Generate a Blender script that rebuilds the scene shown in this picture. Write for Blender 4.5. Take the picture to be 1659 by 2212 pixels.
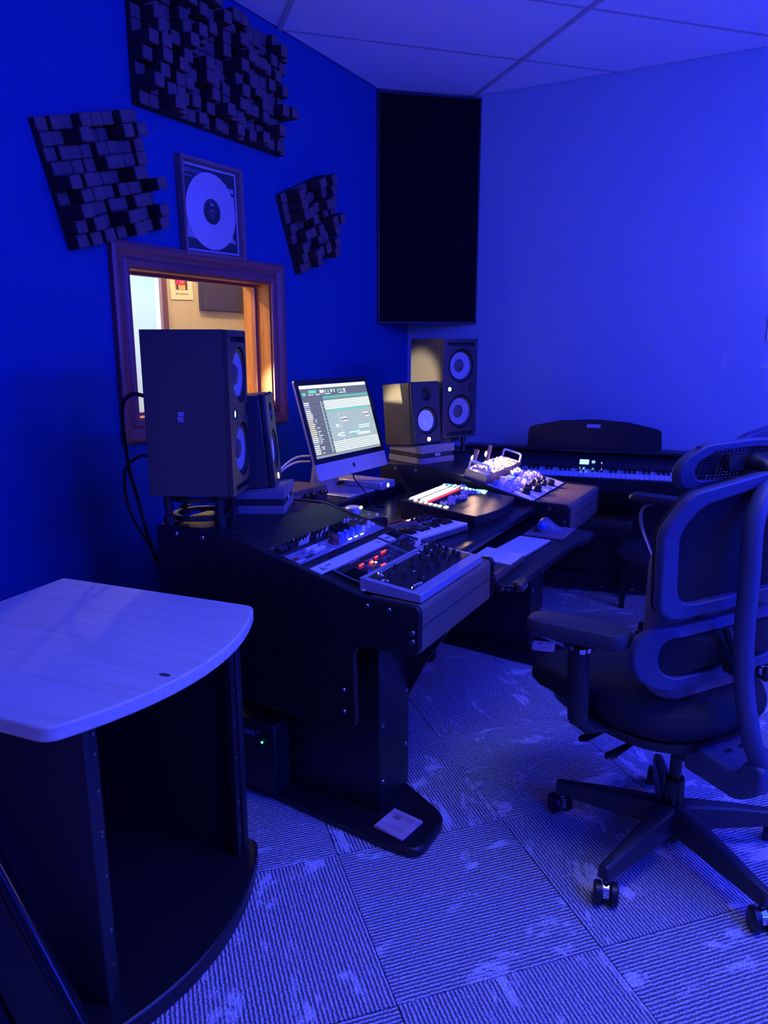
import bpy, bmesh, math, random
from mathutils import Vector, Matrix
random.seed(11)
for o in list(bpy.data.objects): bpy.data.objects.remove(o)
SC = bpy.context.scene; COL = SC.collection
R = math.radians
# ------------------------------------------------------------------ camera, world, lights, exposure
cd = bpy.data.cameras.new('camera'); cam = bpy.data.objects.new('camera', cd); COL.objects.link(cam)
cd.sensor_width = 36; cd.sensor_fit = 'AUTO'; cd.lens = 1600/2212*36; cd.clip_start = .02
cam.location = (0, 0, 1.364); cam.rotation_euler = (R(90-12.6), 0, R(29.0)); SC.camera = cam
w = bpy.data.worlds.new('world'); SC.world = w; w.use_nodes = True
w.node_tree.nodes['Background'].inputs[0].default_value = (.02, .02, .09, 1)
w.node_tree.nodes['Background'].inputs[1].default_value = .3
vs = SC.view_settings; vs.view_transform = 'Standard'; vs.look = 'None'; vs.gamma = 1; vs.use_curve_mapping = False; vs.exposure = 0.0
def area(name, loc, target, size, power, col, shape='RECTANGLE', sy=None, spread=180):
    l = bpy.data.lights.new(name, 'AREA'); l.shape = shape; l.size = size; l.size_y = sy or size
    l.energy = power; l.color = col; l.spread = R(spread); o = bpy.data.objects.new(name, l); COL.objects.link(o)
    o.location = loc; o.rotation_euler = (Vector(target)-Vector(loc)).to_track_quat('-Z', 'Y').to_euler(); return o
def point(name, loc, power, col, r=.05, spot=None, target=None):
    l = bpy.data.lights.new(name, 'SPOT' if spot else 'POINT'); l.energy = power; l.color = col; l.shadow_soft_size = r
    o = bpy.data.objects.new(name, l); COL.objects.link(o); o.location = loc
    if spot:
        l.spot_size = R(spot); l.spot_blend = .5
        o.rotation_euler = (Vector(target)-Vector(loc)).to_track_quat('-Z', 'Y').to_euler()
    return o
BLUE = (.008, .026, 1.0)
area('led_ceiling_wash', (.75, 2.2, 2.70), (.75, 2.2, 0), .9, 43, BLUE)
area('led_side_wash', (1.75, 1.5, .95), (-.6, 2.6, 1.6), .5, 20, BLUE)
area('ceiling_fill_blue', (1.75, 1.8, 2.25), (.4, 2.0, 2.75), 2.6, 138, BLUE, sy=.1)  # unseen blue strip, added to brighten the ceiling
area('led_rear_wash', (1.85, .35, 1.9), (-.3, 1.9, .6), .5, 58, BLUE)
area('ceiling_light_white', (.1, 1.3, 2.70), (.1, 1.3, 0), .8, 2.6, (.92, 1, .98), spread=105)
area('hall_right', (1.85, 2.6, 1.7), (-1.6, 2.4, 1.1), .5, 3.2, (1, .62, .66))
area('hall_glow', (-1.0, -1.25, .95), (-1.05, 1.0, .55), .5, .6, (1, .62, .5), spread=120)
point('live_room_lamp', (-3.6, 2.0, 2.6), 190, (1, .66, .32), .05)
point('speaker_side_beam', (-4.0, 1.0, 1.08), 1900, (1, .74, .42), .03, 5.3, (-1.667, 3.333, 1.207))  # added narrow beam through the window, lights the far tall speaker's side
point('speaker_side_beam_low', (-4.0, 1.0, 1.08), 1900, (1, .74, .42), .03, 4.0, (-1.461, 3.108, 1.103))  # second added beam, only for the far small speaker's side
area('live_room_fill', (-4.1, 1.9, 1.35), (0, 1.9, 1.35), 1.9, 30, (1, .74, .42), sy=1.3)  # added warm panel out of view, for the sheen on the speaker sides
point('live_room_lamp_far', (-3.5, 4.3, 2.6), 50, (1, .70, .36), .06)
area('hall_daylight', (-4.56, 3.5, 2.45), (-4.9, 4.3, 1.5), .4, 60, (.42, .66, 1))
area('wall_lamp_side', (.12, 4.05, 1.95), (.1, 4.31, 1.9), .12, .3, (.7, .6, 1))
# ------------------------------------------------------------------ materials
MATS = {}
def M(name, col, rough=.5, metal=0, emit=None, es=1, spec=.5, bump=None, var=None, grain=None, coat=0):
    """bump=(scale,strength); var=(scale,amount) noise colour variation; grain=(axis,scale,col2) wood"""
    if name in MATS: return MATS[name]
    m = bpy.data.materials.new(name); m.use_nodes = True; nt = m.node_tree; b = nt.nodes['Principled BSDF']
    b.inputs['Base Color'].default_value = (*col, 1); b.inputs['Roughness'].default_value = rough
    b.inputs['Metallic'].default_value = metal; b.inputs['Specular IOR Level'].default_value = spec
    b.inputs['Coat Weight'].default_value = coat
    if emit:
        b.inputs['Emission Color'].default_value = (*emit, 1); b.inputs['Emission Strength'].default_value = es
    tc = nt.nodes.new('ShaderNodeTexCoord')
    if var or grain:
        n = nt.nodes.new('ShaderNodeTexNoise'); mx = nt.nodes.new('ShaderNodeMix'); mx.data_type = 'RGBA'
        mp = nt.nodes.new('ShaderNodeMapping'); nt.links.new(tc.outputs['Object'], mp.inputs[0]); nt.links.new(mp.outputs[0], n.inputs[0])
        mx.inputs[6].default_value = (*col, 1)
        if grain:
            sc = [grain[1]]*3; sc[grain[0]] = grain[1]*.07; mp.inputs['Scale'].default_value = sc
            n.inputs['Scale'].default_value = 1; n.inputs['Detail'].default_value = 6; n.inputs['Distortion'].default_value = .7
            mx.inputs[7].default_value = (*grain[2], 1)
            cr = nt.nodes.new('ShaderNodeValToRGB'); cr.color_ramp.elements[0].position = .42; cr.color_ramp.elements[1].position = .68
            nt.links.new(n.outputs[0], cr.inputs[0]); nt.links.new(cr.outputs[0], mx.inputs[0])
        else:
            n.inputs['Scale'].default_value = var[0]; n.inputs['Detail'].default_value = 4
            mx.inputs[7].default_value = (*[min(1, c*(1+var[1])) for c in col], 1); nt.links.new(n.outputs[0], mx.inputs[0])
        nt.links.new(mx.outputs[2], b.inputs['Base Color'])
    if bump:
        n2 = nt.nodes.new('ShaderNodeTexNoise'); n2.inputs['Scale'].default_value = bump[0]; n2.inputs['Detail'].default_value = 5
        bp = nt.nodes.new('ShaderNodeBump'); bp.inputs['Strength'].default_value = bump[1]; bp.inputs['Distance'].default_value = .004
        nt.links.new(tc.outputs['Object'], n2.inputs[0]); nt.links.new(n2.outputs[0], bp.inputs['Height']); nt.links.new(bp.outputs[0], b.inputs['Normal'])
    MATS[name] = m; return m
def glow(name, col, s): return M(name, (.02, .02, .02), .5, 0, col, s)
def carpet():
    m = bpy.data.materials.new('ribbed_carpet'); m.use_nodes = True; nt = m.node_tree; b = nt.nodes['Principled BSDF']; L = nt.links.new
    N = nt.nodes.new
    tc = N('ShaderNodeTexCoord'); sx = N('ShaderNodeSeparateXYZ'); L(tc.outputs['Object'], sx.inputs[0])
    dn = N('ShaderNodeTexNoise'); dn.inputs['Scale'].default_value = 75; dn.inputs['Detail'].default_value = 3; L(tc.outputs['Object'], dn.inputs[0])
    ad = N('ShaderNodeMath'); ad.operation = 'MULTIPLY_ADD'; L(dn.outputs[0], ad.inputs[0]); ad.inputs[1].default_value = .0062; L(sx.outputs[1], ad.inputs[2])
    mu = N('ShaderNodeMath'); mu.operation = 'MULTIPLY'; L(ad.outputs[0], mu.inputs[0]); mu.inputs[1].default_value = 2*math.pi/.0098
    sn = N('ShaderNodeMath'); sn.operation = 'SINE'; L(mu.outputs[0], sn.inputs[0])
    rb = N('ShaderNodeMapRange'); rb.inputs[1].default_value = -.8; rb.inputs[2].default_value = .5; L(sn.outputs[0], rb.inputs[0])
    mp = N('ShaderNodeMapping'); mp.inputs['Scale'].default_value = (5.5, 11, 5); L(tc.outputs['Object'], mp.inputs[0])
    oi = N('ShaderNodeObjectInfo'); va = N('ShaderNodeVectorMath'); va.operation = 'ADD'; L(mp.outputs[0], va.inputs[0])
    sc = N('ShaderNodeMath'); sc.operation = 'MULTIPLY'; sc.inputs[1].default_value = 50; L(oi.outputs['Random'], sc.inputs[0]); L(sc.outputs[0], va.inputs[1])
    pn = N('ShaderNodeTexNoise'); pn.inputs['Scale'].default_value = 1; pn.inputs['Detail'].default_value = 9; pn.inputs['Roughness'].default_value = .68; pn.inputs['Distortion'].default_value = .5; L(va.outputs[0], pn.inputs[0])
    pr = N('ShaderNodeMapRange'); pr.inputs[1].default_value = .55; pr.inputs[2].default_value = .60; L(pn.outputs[0], pr.inputs[0])
    fn = N('ShaderNodeTexNoise'); fn.inputs['Scale'].default_value = 260; fn.inputs['Detail'].default_value = 2; L(tc.outputs['Object'], fn.inputs[0])
    hg = N('ShaderNodeMath'); hg.operation = 'MAXIMUM'; L(rb.outputs[0], hg.inputs[0])
    pm = N('ShaderNodeMath'); pm.operation = 'MULTIPLY'; pm.inputs[1].default_value = .8; L(pr.outputs[0], pm.inputs[0]); L(pm.outputs[0], hg.inputs[1])
    c1 = N('ShaderNodeMix'); c1.data_type = 'RGBA'; c1.inputs[6].default_value = (.16, .16, .18, 1); c1.inputs[7].default_value = (.74, .72, .74, 1); L(hg.outputs[0], c1.inputs[0])
    c2 = N('ShaderNodeMix'); c2.data_type = 'RGBA'; c2.blend_type = 'MULTIPLY'; c2.inputs[0].default_value = 1; L(c1.outputs[2], c2.inputs[6])
    fr = N('ShaderNodeMapRange'); fr.inputs[1].default_value = .3; fr.inputs[2].default_value = .7; fr.inputs[3].default_value = .38; fr.inputs[4].default_value = 1.5; fr.clamp = False; L(fn.outputs[0], fr.inputs[0]); L(fr.outputs[0], c2.inputs[7])
    c3 = N('ShaderNodeMix'); c3.data_type = 'RGBA'; c3.blend_type = 'MULTIPLY'; c3.inputs[0].default_value = 1; L(c2.outputs[2], c3.inputs[6])
    p2 = N('ShaderNodeMapRange'); p2.inputs[3].default_value = .92; p2.inputs[4].default_value = 1.15; L(pr.outputs[0], p2.inputs[0]); L(p2.outputs[0], c3.inputs[7])
    L(c3.outputs[2], b.inputs['Base Color']); b.inputs['Roughness'].default_value = .95; b.inputs['Specular IOR Level'].default_value = .15
    hs = N('ShaderNodeMath'); hs.operation = 'MULTIPLY_ADD'; L(fn.outputs[0], hs.inputs[0]); hs.inputs[1].default_value = .5; L(hg.outputs[0], hs.inputs[2])
    bp = N('ShaderNodeBump'); bp.inputs['Strength'].default_value = .8; bp.inputs['Distance'].default_value = .004; L(hs.outputs[0], bp.inputs['Height']); L(bp.outputs[0], b.inputs['Normal'])
    return m
def glass():
    m = bpy.data.materials.new('clear_glass'); m.use_nodes = True; nt = m.node_tree
    for n in list(nt.nodes):
        if n.type == 'BSDF_PRINCIPLED': nt.nodes.remove(n)
    t = nt.nodes.new('ShaderNodeBsdfTransparent'); t.inputs[0].default_value = (.97, .98, .97, 1)
    g = nt.nodes.new('ShaderNodeBsdfGlossy'); g.inputs[1].default_value = .02
    mx = nt.nodes.new('ShaderNodeMixShader'); mx.inputs[0].default_value = .05; nt.links.new(t.outputs[0], mx.inputs[1]); nt.links.new(g.outputs[0], mx.inputs[2])
    nt.links.new(mx.outputs[0], nt.nodes['Material Output'].inputs[0]); return m
CARPET = carpet(); GLASS = glass()
WALLB = M('blue_wall_paint', (.006, .06, .235), .75, spec=.2, bump=(60, .25))
WALLG = M('grey_wall_paint', (.36, .43, .46), .8, spec=.2, bump=(60, .25))
WALLT = M('tan_wall_texture', (.62, .52, .36), .8, spec=.2, bump=(45, 1.0))
WALLW = M('white_wall_texture', (.70, .72, .74), .8, spec=.2, bump=(40, .9))
CEIL = M('ceiling_tile_white', (.80, .84, .93), .9, spec=.1, bump=(150, .5), var=(40, .06))
GRID = M('ceiling_grid_white', (.5, .48, .52), .6)
CASE = M('cherry_casing', (.30, .09, .07), .45, grain=(1, 60, (.20, .06, .05)))
CASEV = M('cherry_casing_upright', (.30, .09, .07), .45, grain=(2, 60, (.20, .06, .05)))
PINE = M('orange_pine', (.44, .17, .032), .5, grain=(2, 55, (.28, .095, .015)))
PINEH = M('orange_pine_head', (.44, .17, .032), .5, grain=(1, 55, (.28, .095, .015)))
TRIMB = M('brown_trim', (.16, .07, .055), .5)
WOODD = M('stained_wood_shaded', (.036, .021, .022), .7, spec=.25, var=(30, .5), bump=(60, .3))  # backboard and block sides, shade put into the wood colour
WOODD2 = M('stained_wood_lit', (.115, .072, .072), .75, spec=.25, var=(50, .4), bump=(80, .3))  # same wood lightened for block fronts, as if catching the light
BLACK = M('black_laminate', (.012, .012, .014), .36, bump=(300, .08))
GLOSSB = M('black_desk_gloss', (.012, .012, .014), .27, bump=(300, .03))
BLACKM = M('black_metal', (.018, .018, .02), .38)
BLACKG = M('black_gloss', (.008, .008, .01), .15)
BLACKF = M('black_fabric', (.004, .004, .006), .95, spec=.1, bump=(400, .4))
RUB = M('rubber', (.012, .012, .012), .7)
BOLT = M('steel_bolt', (.5, .5, .52), .3, 1)
CHROME = M('chrome', (.8, .8, .82), .08, 1)
ALU = M('silver_aluminium', (.62, .60, .64), .38, .6)
SPKV = M('speaker_vinyl', (.045, .043, .046), .42, bump=(500, .12))
SPKB = M('speaker_baffle', (.028, .027, .03), .45, bump=(500, .1))
CONEK = M('woven_cone', (.30, .30, .36), .5, bump=(700, .5))
CONEW = M('white_cone', (.75, .75, .8), .5)
DCAP = M('dust_cap', (.06, .055, .06), .5)
RUBS = M('surround_rubber', (.012, .012, .014), .5)
CHAIRB = M('chair_base_shaded', (.03, .03, .034), .42)  # darker than the chair plastic: shade under the seat put into the colour
CHAIRP = M('chair_plastic', (.06, .07, .13), .5)
CHAIRF = M('chair_fabric', (.035, .033, .035), .9, spec=.2, bump=(600, .5))
CHAIRM = M('chair_mesh', (.03, .03, .034), .8, spec=.2, bump=(900, .8))
ARMP = M('arm_pad', (.045, .042, .05), .55)
GREYF = M('grey_cushion_fabric', (.22, .18, .17), .9, spec=.2, bump=(500, .4))
ASH = M('pale_ash_laminate', (.68, .64, .51), .5, grain=(0, 46, (.60, .56, .44)))
WHITE = M('white_plastic', (.75, .74, .76), .4)
WHITEK = M('ivory_key', (.78, .78, .82), .3)
ROLLM = M('brown_bronze_roll', (.20, .14, .09), .42, bump=(400, .1))
PANB = M('blue_grey_panel', (.22, .22, .30), .45)
PANW = M('white_panel', (.72, .70, .74), .45)
PANL = M('lilac_panel', (.55, .48, .52), .45)
SYN = M('synth_silver', (.42, .41, .46), .4, .3)
KNOBB = M('black_knob', (.015, .015, .017), .35)
KNOBW = M('white_knob', (.8, .78, .78), .35)
KNOBBL = M('blue_knob', (.12, .2, .7), .35)
KNOBR = M('brown_red_knob', (.20, .05, .06), .4)
KNOBC = M('pale_knob', (.75, .70, .80), .3)
REDP = M('red_plastic', (.35, .02, .02), .4)
# ------------------------------------------------------------------ mesh builder
class B:
    def __init__(s, T=None): s.bm = bmesh.new(); s.T = T or Matrix(); s.mi = 0
    def add(s, V, F):
        vs = [s.bm.verts.new(s.T @ Vector(v)) for v in V]
        for f in F:
            try: fc = s.bm.faces.new([vs[i] for i in f]); fc.material_index = s.mi
            except ValueError: pass
        return s
    def box(s, x0, x1, y0, y1, z0, z1, c=0):
        lo = (x0, y0, z0); hi = (x1, y1, z1)
        if c <= 0:
            V = [(x, y, z) for x in (x0, x1) for y in (y0, y1) for z in (z0, z1)]
            return s.add(V, [(0, 1, 3, 2), (4, 6, 7, 5), (0, 4, 5, 1), (2, 3, 7, 6), (0, 2, 6, 4), (1, 5, 7, 3)])
        V = []; ix = {}
        for a in (0, 1):
            for b in (0, 1):
                for d in (0, 1):
                    k = (a, b, d)
                    for ax in range(3):
                        p = []
                        for q in range(3):
                            base = hi[q] if k[q] else lo[q]
                            p.append(base if q == ax else base + (-c if k[q] else c))
                        ix[k, ax] = len(V); V.append(tuple(p))
        F = []
        for ax in range(3):
            o = [q for q in range(3) if q != ax]
            for v in (0, 1):
                def K(a, b):
                    k = [0, 0, 0]; k[ax] = v; k[o[0]] = a; k[o[1]] = b; return tuple(k)
                F.append([ix[K(0, 0), ax], ix[K(1, 0), ax], ix[K(1, 1), ax], ix[K(0, 1), ax]])
        for ax in range(3):
            o = [q for q in range(3) if q != ax]
            for a in (0, 1):
                for b in (0, 1):
                    k0 = [0, 0, 0]; k0[o[0]] = a; k0[o[1]] = b; k1 = list(k0); k1[ax] = 1
                    F.append([ix[tuple(k0), o[0]], ix[tuple(k0), o[1]], ix[tuple(k1), o[1]], ix[tuple(k1), o[0]]])
        for a in (0, 1):
            for b in (0, 1):
                for d in (0, 1): F.append([ix[(a, b, d), 0], ix[(a, b, d), 1], ix[(a, b, d), 2]])
        return s.add(V, F)
    def prism(s, poly, t0, t1, plane='xy'):
        f = {'xy': lambda a, b, t: (a, b, t), 'xz': lambda a, b, t: (a, t, b), 'yz': lambda a, b, t: (t, a, b)}[plane]
        n = len(poly); V = [f(a, b, t0) for a, b in poly] + [f(a, b, t1) for a, b in poly]
        return s.add(V, [list(range(n))[::-1], list(range(n, 2*n))] + [(i, (i+1) % n, n+(i+1) % n, n+i) for i in range(n)])
    def lathe(s, prof, n=24, c=(0, 0, 0), axis='z', a0=0, a1=2*math.pi):
        V = []; F = []; full = abs(a1-a0-2*math.pi) < 1e-6; m = n if full else n+1
        for r, h in prof:
            for i in range(m):
                t = a0+(a1-a0)*i/n; p = (r*math.cos(t), r*math.sin(t), h)
                if axis == 'x': p = (p[2], p[0], p[1])
                elif axis == 'y': p = (p[0], p[2], p[1])
                V.append((p[0]+c[0], p[1]+c[1], p[2]+c[2]))
        for j in range(len(prof)-1):
            for i in range(n):
                k = (i+1) % m
                F.append((j*m+i, j*m+k, (j+1)*m+k, (j+1)*m+i))
        s.add(V, F); return s
    def cyl(s, p0, p1, r0, r1=None, n=16, cap=True):
        r1 = r0 if r1 is None else r1; p0 = Vector(p0); p1 = Vector(p1); d = (p1-p0).normalized()
        a = d.orthogonal().normalized(); b = d.cross(a); V = []
        for p, r in ((p0, r0), (p1, r1)):
            for i in range(n):
                t = 2*math.pi*i/n; V.append(p+a*r*math.cos(t)+b*r*math.sin(t))
        F = [(i, (i+1) % n, n+(i+1) % n, n+i) for i in range(n)]
        if cap: F += [list(range(n))[::-1], list(range(n, 2*n))]
        return s.add(V, F)
    def tube(s, path, r, n=8, closed=False, up=None, rb=None):
        P = [Vector(p) for p in path]; m = len(P); V = []; F = []; prev = None
        for i, p in enumerate(P):
            if closed: d = (P[(i+1) % m]-P[i-1]).normalized()
            else: d = (P[min(i+1, m-1)]-P[max(i-1, 0)]).normalized()
            if up is not None: a = d.cross(Vector(up)).normalized()
            elif prev is None: a = d.orthogonal().normalized()
            else: a = (prev-d*prev.dot(d)).normalized()
            prev = a; b = a.cross(d); ri = r[i] if isinstance(r, (list, tuple)) else r; r2 = ri if rb is None else (rb[i] if isinstance(rb, (list, tuple)) else rb)
            for k in range(n):
                t = 2*math.pi*(k+.5)/n; V.append(p+a*ri*math.cos(t)+b*r2*math.sin(t))
        for i in range(m if closed else m-1):
            for k in range(n):
                j = (i+1) % m; F.append((i*n+k, i*n+(k+1) % n, j*n+(k+1) % n, j*n+k))
        if not closed: F += [list(range(n))[::-1], list(range((m-1)*n, m*n))]
        return s.add(V, F)
    def sphere(s, c, r, n=14, sc=(1, 1, 1)):
        m = n//2+1; V = []; F = []
        for j in range(m+1):
            t = math.pi*j/m
            for i in range(n):
                u = 2*math.pi*i/n; V.append((c[0]+r*sc[0]*math.sin(t)*math.cos(u), c[1]+r*sc[1]*math.sin(t)*math.sin(u), c[2]+r*sc[2]*math.cos(t)))
        for j in range(m):
            for i in range(n): F.append((j*n+i, j*n+(i+1) % n, (j+1)*n+(i+1) % n, (j+1)*n+i))
        s.add(V, F); return s
    def stack(s, outline, levels):
        """outline: list of (a,b); levels: (scale, inset?, z) rings, capped"""
        n = len(outline); cx = sum(p[0] for p in outline)/n; cy = sum(p[1] for p in outline)/n; V = []; F = []
        for sc, z in levels:
            for a, b in outline: V.append((cx+(a-cx)*sc, cy+(b-cy)*sc, z))
        for j in range(len(levels)-1):
            for i in range(n): F.append((j*n+i, j*n+(i+1) % n, (j+1)*n+(i+1) % n, (j+1)*n+i))
        F += [list(range(n))[::-1], list(range((len(levels)-1)*n, len(levels)*n))]
        return s.add(V, F)
    def ring(s, outer, inner, t0, t1, f):
        n = len(outer); V = []
        for t in (t0, t1):
            for o in (outer, inner):
                for a, b in o: V.append(f(a, b, t))
        F = []
        for i in range(n):
            k = (i+1) % n
            F += [(i, k, n+k, n+i), (2*n+i, 3*n+i, 3*n+k, 2*n+k), (i, 2*n+i, 2*n+k, k), (n+i, n+k, 3*n+k, 3*n+i)]
        return s.add(V, F)
def rpoly(pts, rad, seg=6):
    """polygon with rounded corners; rad one value or list"""
    out = []; n = len(pts)
    for i in range(n):
        r = rad[i] if isinstance(rad, (list, tuple)) else rad
        p = Vector(pts[i]); a = Vector(pts[i-1])-p; b = Vector(pts[(i+1) % n])-p
        if r <= 0: out.append(tuple(p)); continue
        ang = a.angle(b); d = min(r/math.tan(ang/2), a.length*.49, b.length*.49)
        p0 = p+a.normalized()*d; p1 = p+b.normalized()*d
        for k in range(seg+1):
            t = k/seg; q = p0*(1-t)**2+p*2*t*(1-t)+p1*t*t; out.append(tuple(q))
    return out
def rrect(a0, a1, b0, b1, r, seg=6): return rpoly([(a0, b0), (a1, b0), (a1, b1), (a0, b1)], r, seg)
def smoothpath(pts, n=8, closed=False):
    P = [Vector(p) for p in pts]; out = []; m = len(P)
    for i in range(m if closed else m-1):
        g = (lambda k: P[k % m]) if closed else (lambda k: P[max(0, min(m-1, k))])
        a, b, c, d = g(i-1), g(i), g(i+1), g(i+2)
        for k in range(n):
            t = k/n; out.append(.5*((2*b)+(c-a)*t+(2*a-5*b+4*c-d)*t*t+(3*b-a-3*c+d)*t**3))
    if not closed: out.append(P[-1])
    return out
def obj(name, b, mats, parent=None, bev=0, smooth=True, label=None):
    bm = b.bm; bmesh.ops.recalc_face_normals(bm, faces=bm.faces)
    me = bpy.data.meshes.new(name); bm.to_mesh(me); bm.free()
    for m in (mats if isinstance(mats, (list, tuple)) else [mats]): me.materials.append(m)
    if smooth:
        me.polygons.foreach_set('use_smooth', [True]*len(me.polygons)); me.set_sharp_from_angle(angle=R(38))
    o = bpy.data.objects.new(name, me); COL.objects.link(o)
    if parent: o.parent = parent
    if bev:
        md = o.modifiers.new('bevel', 'BEVEL'); md.width = bev; md.segments = 2; md.limit_method = 'ANGLE'; md.angle_limit = R(40)
    if label: o['label'] = label
    return o
def inst(src, parent, loc=None, rot=None, sc=None, mat=None, label=None):
    c = src.copy(); COL.objects.link(c); c.parent = parent
    if mat:
        c.data = src.data.copy(); c.data.materials.clear(); c.data.materials.append(mat)
    if loc is not None: c.location = loc
    if rot is not None: c.rotation_euler = rot
    if sc is not None: c.scale = sc
    if label: c['label'] = label
    return c
def tag(o, label, cat, group=None):
    o['label'] = label; o['category'] = cat
    if group: o['group'] = group
    return o
def thing(name, label, cat, loc=(0, 0, 0), rot=(0, 0, 0), group=None):
    o = bpy.data.objects.new(name, None); COL.objects.link(o); o.empty_display_size = .1
    o.location = loc; o.rotation_euler = rot; return tag(o, label, cat, group)
def struct(o): o['kind'] = 'structure'; return o
def dup(root, loc, rot, label, group=None):
    r = root.copy(); COL.objects.link(r); r.location = loc; r.rotation_euler = rot; r['label'] = label
    if group: r['group'] = group
    for ch in list(root.children):
        c = ch.copy(); COL.objects.link(c); c.parent = r
        for g in list(ch.children):
            d = g.copy(); COL.objects.link(d); d.parent = c
    return r
def textbm(b, body, size, T, extr=.0003, align='CENTER'):
    cu = bpy.data.curves.new('t', 'FONT'); cu.body = body; cu.size = size; cu.align_x = align; cu.align_y = 'CENTER'; cu.extrude = extr; cu.resolution_u = 2
    o = bpy.data.objects.new('t', cu); COL.objects.link(o); dg = bpy.context.evaluated_depsgraph_get()
    me = o.evaluated_get(dg).to_mesh(); V = [T @ v.co for v in me.vertices]; F = [list(p.vertices) for p in me.polygons]
    o.evaluated_get(dg).to_mesh_clear(); bpy.data.objects.remove(o); bpy.data.curves.remove(cu); b.add(V, F)
def cut(b, cutter):
    ms = []
    for x in (b, cutter):
        bmesh.ops.recalc_face_normals(x.bm, faces=x.bm.faces); me = bpy.data.meshes.new('c'); x.bm.to_mesh(me); x.bm.free()
        o = bpy.data.objects.new('c', me); COL.objects.link(o); ms.append(o)
    md = ms[0].modifiers.new('b', 'BOOLEAN'); md.operation = 'DIFFERENCE'; md.object = ms[1]; md.solver = 'EXACT'
    dg = bpy.context.evaluated_depsgraph_get(); me = bpy.data.meshes.new_from_object(ms[0].evaluated_get(dg))
    r = B(); r.bm.from_mesh(me)
    for o in ms: d = o.data; bpy.data.objects.remove(o); bpy.data.meshes.remove(d)
    bpy.data.meshes.remove(me); return r
FACEX = Matrix(((0, 0, 1, 0), (1, 0, 0, 0), (0, 1, 0, 0), (0, 0, 0, 1)))  # text plane -> facing +x, reading along +y, up z
# ================================================================== ROOM
XL, XR, YF, YB, ZC = -2.217, 1.95, -1.4, 4.31, 2.754
fl = struct(obj('floor', B().box(XL, XR, YF, YB, -.05, -.006), BLACK))
P_, Q_ = Vector((math.cos(R(47)), math.sin(R(47)))), Vector((-math.sin(R(47)), math.cos(R(47))))
O_ = Vector((-.633, 1.862))
def clip(poly, x0, x1, y0, y1):
    for ax, v, s in ((0, x0, 1), (0, x1, -1), (1, y0, 1), (1, y1, -1)):
        out = []
        for i in range(len(poly)):
            a, b = poly[i-1], poly[i]; ia = (a[ax]-v)*s >= 0; ib = (b[ax]-v)*s >= 0
            if ia != ib:
                t = (v-a[ax])/(b[ax]-a[ax]); out.append(a+(b-a)*t)
            if ib: out.append(b)
        poly = out
        if len(poly) < 3: return []
    return poly
for i in range(-9, 9):
    for j in range(-9, 9):
        c = O_+P_*.5*(i+.5)+Q_*.5*(j+.5); h = .2488
        pl = clip([c+P_*a*h+Q_*b*h for a, b in ((-1, -1), (1, -1), (1, 1), (-1, 1))], XL+.002, XR-.002, YF+.002, YB-.002)
        if len(pl) < 3: continue
        ang = R(47) if (i+j) % 2 == 0 else R(137)
        rm = Matrix.Rotation(-ang, 2)
        b = B().prism([tuple(rm @ (p-c)) for p in pl], -.006, 0)
        t = obj('carpet_tile', b, CARPET, fl, smooth=False); t.location = (c.x, c.y, 0); t.rotation_euler = (0, 0, ang)
ce = struct(obj('ceiling', B().box(XL, XR, YF, YB, ZC+.012, ZC+.06), CEIL))
cO = Vector((-1.258, 3.061))*1.39; cP = Vector((-.724, .690)); cN = Vector((.690, .724))   # grid: long seams along cP
rmc = math.atan2(cP.y, cP.x)
for i in range(-5, 3):
    for j in range(-3, 10):
        c = cO+cN*1.21*(i+.5)-cP*.605*(j-.66); hx, hy = .605/2-.009, 1.21/2-.009
        pl = clip([c+cP*a*hx+cN*q*hy for a, q in ((-1, -1), (1, -1), (1, 1), (-1, 1))], XL+.01, XR-.01, YF+.01, YB-.01)
        if len(pl) < 3: continue
        rm = Matrix.Rotation(-rmc, 2)
        t = obj('ceiling_tile', B().prism([tuple(rm @ (p-c)) for p in pl], -.012, .002), CEIL, ce, smooth=False); t.location = (c.x, c.y, ZC+.012); t.rotation_euler = (0, 0, rmc)
b = B()
for i in range(-5, 4):
    for k in range(2):
        a = cO+cN*1.21*i+(-cP)*(-4); e = cO+cN*1.21*i+(-cP)*7; w = cN*.0115
        pl = clip([a-w, e-w, e+w, a+w], XL+.004, XR-.004, YF+.004, YB-.004)
        if len(pl) > 2 and k == 0: b.prism([tuple(p) for p in pl], ZC-.004, ZC+.012)
for j in range(-4, 11):
    for i in range(-5, 3):
        p0 = cO-cP*.605*(j-.16)+cN*(1.21*i+.012); p1 = cO-cP*.605*(j-.16)+cN*(1.21*(i+1)-.012); w = cP*.010
        pl = clip([p0-w, p1-w, p1+w, p0+w], XL+.004, XR-.004, YF+.004, YB-.004)
        if len(pl) > 2: b.prism([tuple(p) for p in pl], ZC-.001, ZC+.012)
obj('ceiling_grid', b, GRID, ce, smooth=False)
OY0, OY1, OZ0, OZ1, XW = 2.05, 2.89, 1.10, 1.652, -2.37
b = B().box(XW, XL, YF, OY0-.02, 0, ZC+.06).box(XW, XL, OY1+.02, YB+.1, 0, ZC+.06).box(XW, XL, OY0-.02, OY1+.02, 0, OZ0-.02).box(XW, XL, OY0-.02, OY1+.02, OZ1+.02, ZC+.06)
struct(obj('wall_left', b, WALLB, smooth=False))
struct(obj('wall_back', B().box(XL, XR+.1, YB, YB+.1, 0, ZC+.06), WALLG, smooth=False))
struct(obj('wall_right', B().box(XR, XR+.1, YF, YB, 0, ZC+.06), WALLG, smooth=False))
struct(obj('wall_front', B().box(XW, XR+.1, YF-.1, YF, 0, ZC+.06), WALLG, smooth=False))
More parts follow.
